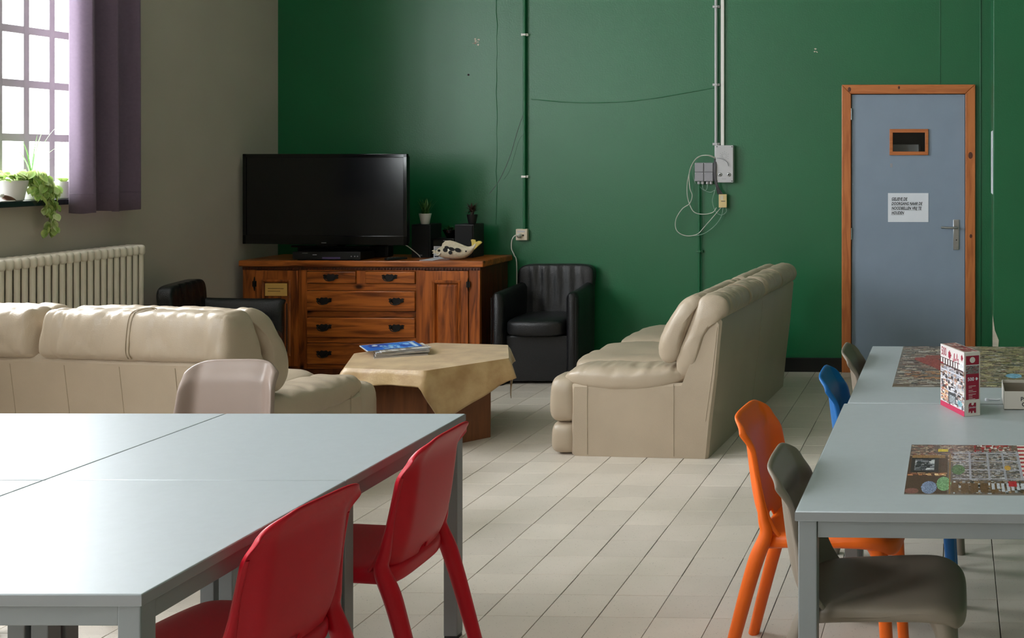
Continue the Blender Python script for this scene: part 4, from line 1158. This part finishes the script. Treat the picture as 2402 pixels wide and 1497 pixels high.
def blue_cover():
    c = Canvas(42, 58, (34, 98, 186), 4)
    c.speck(0, .35, 1, .85, [(60, 140, 214), (24, 84, 176), (110, 170, 220)], 40, .2, .08)
    c.box(0, .12, .55, .42, (14, 64, 150), 4); c.ell(.25, .24, .10, .05, (206, 214, 220), 6)
    c.speck(.3, .3, .9, .6, [(150, 196, 226), (90, 150, 200)], 26, .14, .05)
    c.box(.1, .86, .92, .95, (110, 170, 216), 3)
    for x in np.arange(.16, .86, .16): c.box(x, .875, x + .10, .935, (226, 232, 236))
    c.box(0, 0, 1, .02, (226, 230, 234)); c.box(0, 0, .03, 1, (226, 230, 234))
    return c.get()
def plain_cover(seed, pal):
    c = Canvas(24, 32, pal[0], seed); c.speck(0, 0, 1, 1, pal, 50, .3, .12); return c.get()
zz = .4568
specs = [(-3.235, 6.47, -62, .21, .285, .009, [(120, 112, 106), (150, 146, 140), (90, 84, 80)], 'grey magazine at the bottom of the coffee table stack'),
         (-3.240, 6.48, -58, .21, .280, .008, [(140, 134, 128), (96, 92, 90)], 'dull grey magazine second from the bottom of the stack'),
         (-3.225, 6.475, -64, .205, .285, .007, [(110, 100, 94), (170, 160, 150)], 'brownish magazine third from the bottom of the stack'),
         (-3.245, 6.485, -56, .21, .280, .006, [(168, 170, 176), (120, 120, 128)], 'pale grey magazine third from the top of the stack'),
         (-3.235, 6.49, -50, .20, .270, .004, [(206, 204, 200), (150, 140, 132)], 'whitish magazine directly under the blue one')]
for k, (x, y, dg_, W_, L_, th, pal, lab) in enumerate(specs):
    magazine(lab, x, y, zz, dg_, W_, L_, th, plain_cover(k, pal)); zz += th + .0004
magazine('magazine with a bright blue cover on top of the stack', -3.315, 6.515, zz, -52, .235, .30, .004, blue_cover())

# ================================================================== radiator, curtain
t = thing('radiator', 'cream cast iron column radiator under the window', 'radiator', (XW + .002, 0, 0))
pitch = .0510; yend = 6.80
def rad_col():
    bm = bmesh.new()
    for x in (.045, .090, .135):
        tube_bm(bm, catmull([(x, 0, .16), (x, 0, .22), (x, 0, .6), (x, 0, .98), (x, 0, 1.03)], 3), [(.018, .0125)] * 13, 10)
    add_box(bm, .024, .156, -.0225, .0225, 1.00, 1.068, .021, 4); add_box(bm, .024, .156, -.0225, .0225, .11, .175, .021, 4)
    tube_bm(bm, [(.09, -.027, 1.03), (.09, 0, 1.03), (.09, .027, 1.03)], .022, 12); tube_bm(bm, [(.09, -.027, .145), (.09, 0, .145), (.09, .027, .145)], .022, 12)
    return bm_mesh(bm, 'col', 50)
rc = rad_col()
for i in range(24): obj('column', rc, RADM, t, (.0, yend - .025 - i * pitch, 0))
for y in (yend - .08, yend - 20.5 * pitch):
    obj('foot', boxes([(.06, .12, y - .015, y + .015, 0, .13)], .006), RADM, t)
    obj('wall_bracket', box(0.0, .09, y - .012, y + .012, .92, .94, .003), RADM, t)
obj('supply_pipe', tube([(.09, yend, .145), (.09, yend + .06, .145), (.09, yend + .08, .12), (.09, yend + .08, .0)], .011, 10), RADM, t)

def curtain():
    t = thing('curtain', 'mauve curtain hanging at the right side of the window', 'curtain', (XW + .13, 6.53, 0))
    n = 120; L = .615
    vs, fs = [], []
    zs = np.linspace(1.285, 4.02, 26)
    for z in zs:
        h = (z - 1.285) / 2.7
        for i in range(n + 1):
            s = i / n
            # panel turned towards the window, then a row of folds along the wall
            if s < .26:
                q = s / .26
                x = -.068 + .118 * q + .012 * math.sin(PI * q); y = -.228 + .040 * q - .022 * math.sin(PI * q * .9) - .008 * h
                x += .004 * math.sin(3 * h + 5 * q)
            else:
                q = (s - .26) / .74
                ph = 2 * PI * (q * 2.6 + .25)
                amp = .050 * (1 - .2 * h) * (1 + .2 * math.sin(5 * q + 1.0))
                x = .000 + amp * math.sin(ph) + .006 * math.sin(ph * 2.3 + h * 2) * sstep(0, .1, q)
                x = x + (-.124 - x) * sstep(.945, 1.0, q)
                y = -.188 + .494 * q + .010 * sstep(0, .12, q) * math.cos(ph) + .004 * math.sin(h * 4 + q * 7) * sstep(0, .1, q) - .012 * h * (1 - q)
            vs.append((x, y, z - (.005 * math.sin(12 * s) if z < 1.3 else 0)))
    m = n + 1
    for j in range(len(zs) - 1):
        for i in range(n): fs.append((j * m + i, j * m + i + 1, (j + 1) * m + i + 1, (j + 1) * m + i))
    o = obj('fabric', mesh_from('curtain', vs, fs, 180), CURT, t)
    md = o.modifiers.new('thickness', 'SOLIDIFY'); md.thickness = .0015
    # stitched hem line
    k = 1
    obj('hem_stitch', tube([Vector(vs[k * m + i]) + Vector((.0016, 0, 0)) for i in range(0, n + 1, 2)], .0012, 5), CURT, t)
    r = obj('rod', tube([(0, -2.3, 4.05), (0, -.8, 4.05), (0, .5, 4.05)], .013, 10), WHITEP, t)
    for i in range(8): obj('ring', tube([(.018 * math.cos(a), -.28 + i * .08, 4.04 + .018 * math.sin(a)) for a in np.linspace(0, 2 * PI, 13)], .003, 6), CHROME, t)
    for y in (-2.2, .42): obj('rod_bracket', box(-.13, .0, y - .01, y + .01, 4.03, 4.05, .002), WHITEP, t)
curtain()

# ================================================================== things on the window sill
random.seed(14)
t = thing('trailing_plant', 'variegated trailing plant in a white pot, hanging over the window sill', 'plant', (-5.180, 5.995, WZ0))
pot(t, .072, .092, .112, POTW)
def leaf_mesh(L=.05, w=.022):
    vs, fs = [], []
    n = 5
    for i in range(n + 1):
        s = i / n; ww = w * math.sin(PI * min(1, s * .92 + .06)) ** .7 * (1 - .25 * s)
        if i == n: ww = .0006
        z = -.012 * s * s
        vs += [(L * s, -ww, z + .006), (L * s, 0, z), (L * s, ww, z + .006)]
    for i in range(n):
        k = i * 3; fs += [(k, k + 1, k + 4, k + 3), (k + 1, k + 2, k + 5, k + 4)]
    return mesh_from('leaf', vs, fs, 180)
LM = [leaf_mesh(.048, .020), leaf_mesh(.040, .017), leaf_mesh(.056, .023)]
LEAF2 = mat('pale_variegated_leaf', (236, 236, 190), rough=0.45, var=0.2, vscale=18, trans=0.35, col2=(160, 196, 104))
LM2 = [leaf_mesh(.044, .019), leaf_mesh(.050, .021)]
for m_ in LM2: m_.materials.append(LEAF2)
P = Vector((-5.180, 5.995, WZ0))
def leaves_along(pts, n, spread, droop=.5):
    C_ = catmull(pts, 12)
    bmw = bmesh.new(); tube_bm(bmw, [c - P for c in C_], .0022, 6); obj('vine', bm_mesh(bmw, 'vine', 60), STEM, t)
    for i in range(n):
        c = C_[int(random.random() * (len(C_) - 1))] - P
        c = c + Vector((random.uniform(-.3, 1) * spread * .7, random.uniform(-1, 1) * spread, random.uniform(-1, 1) * spread * .8))
        obj('leaf', random.choice(LM2 if random.random() < .4 else LM), LEAF, t, c, (random.uniform(-.5, .5), random.uniform(-.2, .9) + droop, random.uniform(-1.6, 1.6)))
for k in range(46):
    a = random.uniform(0, 2 * PI); r = random.uniform(0, .085)
    obj('leaf', random.choice(LM2 if k % 2 else LM), LEAF, t, (r * math.cos(a), r * math.sin(a), .115 + random.uniform(0, .045)), (random.uniform(-.5, .5), random.uniform(-.5, .6), random.uniform(0, 6.3)))
leaves_along([P + Vector((.0, .06, .12)), P + Vector((.05, .12, .16)), P + Vector((.08, .16, .10)), P + Vector((.09, .175, .0)), P + Vector((.100, .170, -.08)), P + Vector((.098, .155, -.165))], 62, .030, .9)
leaves_along([P + Vector((.0, .05, .12)), P + Vector((.04, .11, .14)), P + Vector((.07, .135, .06)), P + Vector((.075, .14, .03))], 84, .046, .5)
leaves_along([P + Vector((.02, .08, .13)), P + Vector((.05, .16, .13)), P + Vector((.07, .19, .07)), P + Vector((.08, .195, .03))], 50, .034, .6)
leaves_along([P + Vector((.07, .175, .0)), P + Vector((.100, .168, -.06)), P + Vector((.098, .155, -.165))], 26, .022, 1.0)
t = thing('spider_plant', 'plant with long thin arching leaves behind the trailing plant', 'plant', (-5.205, 6.185, WZ0))
pot(t, .038, .048, .085, POTW)
for (rz, L_, b, w_) in ((1.4, .36, .45, .006), (.9, .42, .75, .007), (1.75, .30, .35, .005), (1.1, .40, 1.55, .006), (-1.2, .30, .9, .005), (-1.6, .33, 1.15, .005), (.2, .22, 1.3, .005)):
    obj('leaf', blade_mesh(L_, w_, b, 10), LEAFG, t, (0, 0, .075), (0, 0, rz))
t = thing('small_white_pot', 'small square-sided white pot on the sill next to the curtain', 'pot', (-5.165, 6.355, WZ0))
pot(t, .036, .040, .100, POTW)
for i in range(6): obj('leaf', LM[1], LEAF, t, (random.uniform(-.015, .015), random.uniform(-.015, .015), .095), (0, -.9, random.uniform(0, 6)))
t = thing('dark_jar', 'small dark glass jar on the sill behind the hanging leaves', 'jar', (-5.20, 6.262, WZ0))
obj('jar_body', lathe([(.024, 0), (.027, .006), (.027, .060), (.022, .068), (.022, .074)], 20), mat('dark_jar_glass', (30, 32, 44), rough=.2), t); obj('lid', lathe([(.023, .072), (.024, .086), (.0, .088)], 20), POTW, t)
t = thing('wooden_bird', 'small brown and white carved bird figure in front of the white pot', 'figurine', (-5.106, 5.895, WZ0))
def fb(q, p): return Vector((q.x, q.y, q.z * (1 - .35 * sstep(0, .05, q.y)) - .25 * q.y + .012))
obj('body', pillow(.011, .048, .014, 2.2, 8, fb), mat('brown_carved_wood', (104, 72, 56), rough=.5, var=.3, vscale=60), t, (0, .02, .006))
obj('head', pillow(.009, .016, .012, 2.2, 6), POTW, t, (0, -.024, .034)); obj('base', pillow(.014, .05, .004, 3, 6), POTW, t, (.0, .012, .0035))

# ================================================================== things on the right-hand table
TT = .7402
def puzzle_near():
    nx, ny = 186, 250
    c = Canvas(nx, ny, (110, 96, 88), 8)
    # y: 0 at the camera side
    c.speck(0, .62, 1, 1, [(120, 84, 70), (176, 150, 128), (96, 72, 66), (150, 110, 96), (196, 176, 150), (132, 60, 56)], 1300, .03, .012)
    c.box(0, 0, .30, .74, (82, 58, 42), 10)
    c.box(.02, .70, .28, .76, (150, 112, 70), 16); c.box(.22, .84, .30, .90, (214, 186, 40), 8)
    c.box(.02, .40, .23, .70, (52, 42, 40), 8); c.box(.05, .44, .20, .66, (134, 134, 138), 26); c.speck(.05, .44, .20, .66, [(40, 38, 42), (196, 198, 200), (90, 90, 96)], 60, .05, .05)
    c.speck(.0, .33, .29, .39, [(196, 130, 84), (120, 66, 44), (210, 170, 120)], 50, .03, .03)
    c.ell(.17, .115, .055, .115, (120, 134, 164), 30); c.ell(.275, .185, .052, .13, (118, 162, 112), 28); c.ell(.05, .05, .05, .05, (128, 84, 74), 12)
    c.box(.31, 0, .325, .80, (142, 106, 60), 10)
    c.speck(.33, .24, .92, .86, [(146, 142, 146), (104, 96, 98), (170, 168, 170), (84, 76, 76), (156, 142, 130)], 1500, .035, .018)
    for x in (.46, .60, .72, .84): c.box(x, .26, x + .018, .84, (164, 162, 172), 8)
    for y in (.27, .45, .63, .80): c.box(.34, y, .92, y + .018, (170, 168, 178), 8)
    c.ell(.38, .46, .05, .10, (88, 116, 74), 20); c.ell(.755, .50, .025, .05, (196, 152, 70), 12)
    c.speck(.33, 0, 1, .24, [(96, 72, 50), (60, 52, 52), (140, 112, 80), (176, 180, 186), (110, 84, 66)], 420, .025, .04)
    for x in np.arange(.33, .62, .07): c.box(x, .03, x + .05, .20, (104, 76, 50), 12)
    for x in np.arange(.62, .98, .035): c.box(x, .05 + .02 * ((x * 100) % 3), x + .020, .20, (188, 190, 198), 14)
    c.box(.74, .14, .80, .24, (176, 40, 50), 8)
    for x in (.60, .66, .72): c.box(x - .09, .84, x - .075, 1, (150, 40, 48), 6)
    c.speck(.5, .86, .8, 1, [(176, 60, 64), (206, 196, 190), (120, 90, 84)], 60, .04, .05)
    c.box(.86, .30, 1, 1, (224, 214, 204), 5)
    for y in np.arange(.34, 1, .085): c.box(.86, y, 1, y + .040, (176, 52, 62), 5)
    a = c.get()
    for i in range(0, nx, 9): a[:, i] *= .93
    for j in range(0, ny, 12): a[j] *= .93
    return a
t = thing('jigsaw_puzzle', 'finished jigsaw of a shop front with red white awning on the nearer table', 'puzzle', (-.131, 2.874, TT))
obj('picture', grid_print(.365, .492, puzzle_near(), .0022), PRINT, t)
def puzzle_far():
    nx, ny = 130, 170
    c = Canvas(nx, ny, (112, 104, 94), 5)
    pal = [(90, 74, 66), (140, 128, 112), (112, 88, 78), (160, 146, 126), (84, 84, 82), (128, 98, 84), (176, 170, 160), (74, 62, 56)]
    c.speck(0, 0, 1, 1, pal, 3400, .07, .018)
    c.speck(.5, 0, 1, 1, [(146, 132, 96), (110, 104, 84), (170, 160, 120)], 700, .05, .016)
    for i in range(40):
        s = i / 40; c.box(.10 + .20 * s, .62 - .30 * s, .22 + .22 * s, .68 - .30 * s, (150, 66, 56), 12)
    c.box(.17, .64, .27, .74, (140, 70, 58), 14)
    c.speck(.05, .15, .3, .35, [(180, 130, 84), (150, 100, 70)], 30, .06, .02)
    c.ell(.73, .24, .05, .05, (120, 168, 196), 14); c.speck(.85, .3, 1, .8, [(132, 150, 140), (160, 170, 160)], 50, .06, .03)
    c.box(.0, 0, .1, .06, (104, 84, 64), 10)
    a = c.get()
    return a
t = thing('jigsaw_puzzle', 'large finished jigsaw crowded with small brown figures on the far table', 'puzzle', (-.237, 4.222, TT))
obj('picture', grid_print(.640, .905, puzzle_far(), .0022), PRINT, t)

def puzzle_box():
    # near corner edge at (.03,3.743); cover face runs back-left, narrow side faces the camera
    A = Vector((.030, 3.743)); B = Vector((-.051, 3.925)); C_ = Vector((.085, 3.765))
    W_ = (B - A).length; ang = math.atan2((A - B).y, (A - B).x)   # local x from B to A along the cover
    Tn = .058; Hh = .213
    t = thing('puzzle_box', 'upright white and crimson puzzle box marked 500 on the right hand table', 'box', (B.x, B.y, TT), ang)
    # local: x 0..W along the cover, y 0..Tn depth (behind the cover), z up
    obj('carton', box(0, W_, 0.0005, Tn, 0, Hh, .001), BOXW, t)
    # lid seam on the narrow side
    c = Canvas(56, 84, (214, 206, 204), 3)
    c.box(0, 0, 1, .085, (186, 40, 80), 3)
    c.speck(0, .085, 1, .70, [(150, 148, 156), (96, 88, 90), (206, 200, 196), (70, 62, 62), (150, 120, 104), (190, 190, 198), (196, 150, 130)], 420, .12, .05)
    for y in (.30, .46, .60): c.box(0.02, y, .95, y + .015, (196, 196, 204), 6)
    for x in (.3, .55, .78): c.box(x, .3, x + .025, .68, (186, 186, 196), 6)
    c.box(.34, .12, .66, .28, (70, 70, 72), 14); c.box(.38, .12, .62, .24, (140, 146, 150), 20); c.speck(0, .1, .32, .42, [(206, 160, 120), (170, 90, 80), (220, 200, 180)], 60, .08, .03)
    c.ell(.82, .17, .10, .05, (120, 160, 170), 20)
    c.box(0, .68, .95, .80, (84, 64, 64), 4)
    for k, x in enumerate(np.arange(.02, .95, .105)): c.box(x, .70, x + .06, .79, (230, 224, 222), 4)
    c.box(0, .69, .13, .71, (140, 40, 50), 4)
    c.box(.0, .80, 1, 1, (216, 208, 206), 2)
    cov = obj('cover_print', grid_print(W_, Hh, c.get(), .0006), PRINT, t, (0, 0, 0), (PI / 2, 0, 0))
    def on_cover(name, me, m, x, z, s=(1, 1, 1)): return obj(name, me, m, t, (x, -.0010, z), (PI / 2, 0, 0), s)
    on_cover('lettering', text_mesh('500', .040, bold=.0004), CRIMSON, .008, .178, (.72, 1, 1))
    piece = lambda s: [(-.5 * s, -.5 * s), (-.15 * s, -.5 * s), (-.2 * s, -.75 * s), (.2 * s, -.75 * s), (.15 * s, -.5 * s), (.5 * s, -.5 * s), (.5 * s, -.12 * s), (.75 * s, -.2 * s), (.75 * s, .2 * s), (.5 * s, .12 * s), (.5 * s, .5 * s), (.15 * s, .5 * s), (.2 * s, .75 * s), (-.2 * s, .75 * s), (-.15 * s, .5 * s), (-.5 * s, .5 * s)]
    def flat(pts): return mesh_from('flat', [(a, b, 0) for a, b in pts], [list(range(len(pts)))])
    on_cover('piece_symbol', flat(piece(.020)), CRIMSON, .078, .186)
    on_cover('script', tube(catmull([(0, .006, 0), (.006, -.004, 0), (.010, .004, 0), (.012, .024, 0), (.016, .022, 0), (.014, .002, 0), (.020, .004, 0), (.024, .010, 0), (.026, .002, 0), (.032, .008, 0), (.036, .028, 0), (.040, .006, 0), (.046, .012, 0), (.044, -.008, 0)], 4), .0009, 4), PINKP, .105, .172)
    on_cover('sticker', box(0, .028, 0, .026, 0, .0004), PAPER, .166, .150); on_cover('logo', flat(piece(.014)), CRIMSON, .180, .192)
    on_cover('sticker_mark', tube(catmull([(0, 0, 0), (.003, .012, 0), (.008, .014, 0), (.012, .004, 0), (.016, .012, 0)], 4), .0008, 4), INK, .171, .156)
    # narrow side (x = W_)
    def on_side(name, me, m, y, z, s=(1, 1, 1)): return obj(name, me, m, t, (W_ + .0008, y, z), (PI / 2, 0, PI / 2), s)
    def rect(w, h): return mesh_from('r', [(-w / 2, -h / 2, 0), (w / 2, -h / 2, 0), (w / 2, h / 2, 0), (-w / 2, h / 2, 0)], [(0, 1, 2, 3)])
    on_side('crimson_panel', rect(.048, .030), CRIMSON, Tn / 2, .186)
    on_side('badge', flat([(.010 * math.cos(a), .010 * math.sin(a)) for a in np.linspace(0, 2 * PI, 24, endpoint=False)]), BOXW, Tn / 2, .187).location.x += .0003
    c = Canvas(24, 18, (120, 110, 108), 9); c.speck(0, 0, 1, 1, [(150, 146, 146), (90, 80, 80), (130, 50, 60)], 80, .14, .08)
    on_side('picture_strip', grid_print(.048, .026, c.get(), .0003), PRINT, Tn / 2 - .024, .142)
    for k in range(8): on_side('awning_stripe', rect(.003, .004), PAPER, Tn / 2 - .021 + k * .006, .1685)
    on_side('crimson_panel', rect(.048, .086), CRIMSON, Tn / 2, .098)
    on_side('lettering', text_mesh('500', .016, bold=.0003), PAPER, Tn / 2 - .018, .118).location.x += .0004
    on_side('piece_symbol', flat(piece(.007)), PAPER, Tn / 2 + .015, .1235).location.x += .0004
    for k, (wd, z) in enumerate(((.026, .100), (.012, .095), (.016, .086), (.028, .081), (.026, .073), (.014, .068), (.014, .062), (.024, .057))):
        on_side('print_line', rect(wd, .0016), PINKP if 0 else BOXW, Tn / 2 - .014 + wd / 2, z).location.x += .0004
    el = [(-.014, -.016), (-.010, -.016), (-.010, -.012), (-.006, -.012), (-.006, -.018), (.0, -.018), (.001, -.011), (.005, -.011), (.006, -.018), (.013, -.018), (.013, .016), (.006, .016), (.005, .010), (0, .007), (-.004, .010), (-.003, .016), (-.010, .016), (-.014, .010)]
    on_side('logo', flat(el), CRIMSON, Tn / 2, .028)
    me = text_mesh('Jumbo', .0095, shear=.3)
    on_side('lettering', me, PAPER, Tn / 2 - .0125, .0265).location.x += .0004
    # top print
    c = Canvas(30, 10, (150, 100, 96), 12); c.speck(0, 0, 1, 1, [(140, 40, 56), (196, 176, 168), (110, 70, 70), (180, 120, 110)], 90, .12, .2)
    obj('top_print', grid_print(W_ - .012, Tn - .010, c.get(), .0005), PRINT, t, (.004, .005, Hh))
puzzle_box()
t = thing('box_lid', 'open white cardboard lid lying at the right edge of the picture', 'box', (.1665, 3.852, TT))
Wl, Dl, Hl = .37, .20, .063
obj('tray_floor', box(0, Wl, 0, Dl, 0, .002), GREYCARD, t)
for nm, b in (('side', (0, Wl, 0, .002, 0, Hl)), ('side', (0, Wl, Dl - .002, Dl, 0, Hl)), ('side', (0, .002, .002, Dl - .002, 0, Hl)), ('side', (Wl - .002, Wl, .002, Dl - .002, 0, Hl))):
    s = obj(nm, box(*b), BOXW, t)
obj('lining', boxes([(.003, Wl - .003, Dl - .0032, Dl - .0022, .002, Hl - .010), (.0022, .0032, .003, Dl - .003, .002, Hl - .010)]), GREYCARD, t)
for s, z in (('Premium', .030), ('Quality', .012)):
    me = text_mesh(s, .020, bold=.0004); obj('lettering', me, INK, t, (.056 + (.004 if s[0] == 'Q' else 0), -.0008, z), (PI / 2, 0, 0))
t = thing('paper_scrap', 'tiny curled white paper scrap between puzzle box and lid', 'paper', (.135, 4.00, TT), .2)
obj('strip', tube([(-.022, 0, .006), (-.01, .002, .004), (.01, -.002, .002), (.024, 0, .003)], [(.003, .002)] * 4, 6), PAPER, t); obj('curl', lathe([(.006, 0), (.006, .008)], 10), PAPER, t, (-.025, 0, 0))

# ================================================================== floor of terrazzo tiles
def floor():
    fl = struct(obj('floor', box(XW - .3, XR + .2, YB - .2, YW + .3, -.15, -.0035), GROUT), 'pale terrazzo tile floor', 'floor')
    px, py = .1998, .1962
    gx, gy = -2.046, 4.869
    bpy.context.view_layer.update()
    dg = bpy.context.evaluated_depsgraph_get()
    mw = cam.matrix_world.inverted()
    ni0, ni1 = math.floor((XW - gx) / px), math.ceil((XR - gx) / px); nj0, nj1 = math.floor((YB - gy) / py), math.ceil((YW - gy) / py)
    cand, rest = [], []
    for i in range(ni0, ni1):
        for j in range(nj0, nj1):
            cx, cy = gx + (i + .5) * px, gy + (j + .5) * py
            rec = (cx, cy)
            p = mw @ Vector((cx, cy, 0))
            vis = False
            if p.z < -.5:
                sx = 2159 + 2640 * p.x / -p.z; sy = 371 - 2640 * p.y / -p.z
                if -60 < sx < 2470 and 300 < sy < 1560:
                    for dx, dy in ((0, 0), (.07, .07), (-.07, .07), (.07, -.07), (-.07, -.07)):
                        q = Vector((cx + dx, cy + dy, .002)); dv = q - cam.location; L = dv.length
                        hit, loc, nrm, idx, ob, mat_ = scene.ray_cast(dg, cam.location, dv.normalized(), distance=L - .004)
                        if not hit: vis = True; break
            (cand if vis else rest).append((-p.z, rec))
    cand.sort(); pieces = cand[:298]; rest += cand[298:]
    random.seed(2)
    g = .0013; b = .0010
    def tile_geo(hx, hy, z=0):
        return [(-hx, -hy, -.004), (hx, -hy, -.004), (hx, hy, -.004), (-hx, hy, -.004), (-hx, -hy, z - b), (hx, -hy, z - b), (hx, hy, z - b), (-hx, hy, z - b),
                (-hx + b, -hy + b, z), (hx - b, -hy + b, z), (hx - b, hy - b, z), (-hx + b, hy - b, z)]
    tf = [(8, 9, 10, 11)] + [(k, (k + 1) % 4, 4 + (k + 1) % 4, 4 + k) for k in range(4)] + [(4 + k, 4 + (k + 1) % 4, 8 + (k + 1) % 4, 8 + k) for k in range(4)]
    var = [mesh_from('tile', tile_geo(px / 2 - g + e, py / 2 - .0007 + e * .4), tf) for e in (0, .0004, -.0003, -.0006)]
    for _, (x, y) in pieces:
        obj('tile', random.choice(var), TILE, fl, (x, y, random.uniform(-.0006, 0)), (random.uniform(-.0012, .0012), random.uniform(-.0012, .0012), 0))
    vs, fs = [], []
    for _, (x, y) in rest:
        k = len(vs); dz = random.uniform(-.0008, -.0002)
        vs += [(x + a, y + c, z + dz) for a, c, z in tile_geo(px / 2 - g, py / 2 - .0007)]
        fs += [tuple(k + q for q in f) for f in tf]
    o = obj('tile_field', mesh_from('tiles', vs, fs), TILE, fl); o['kind'] = 'stuff'
floor()
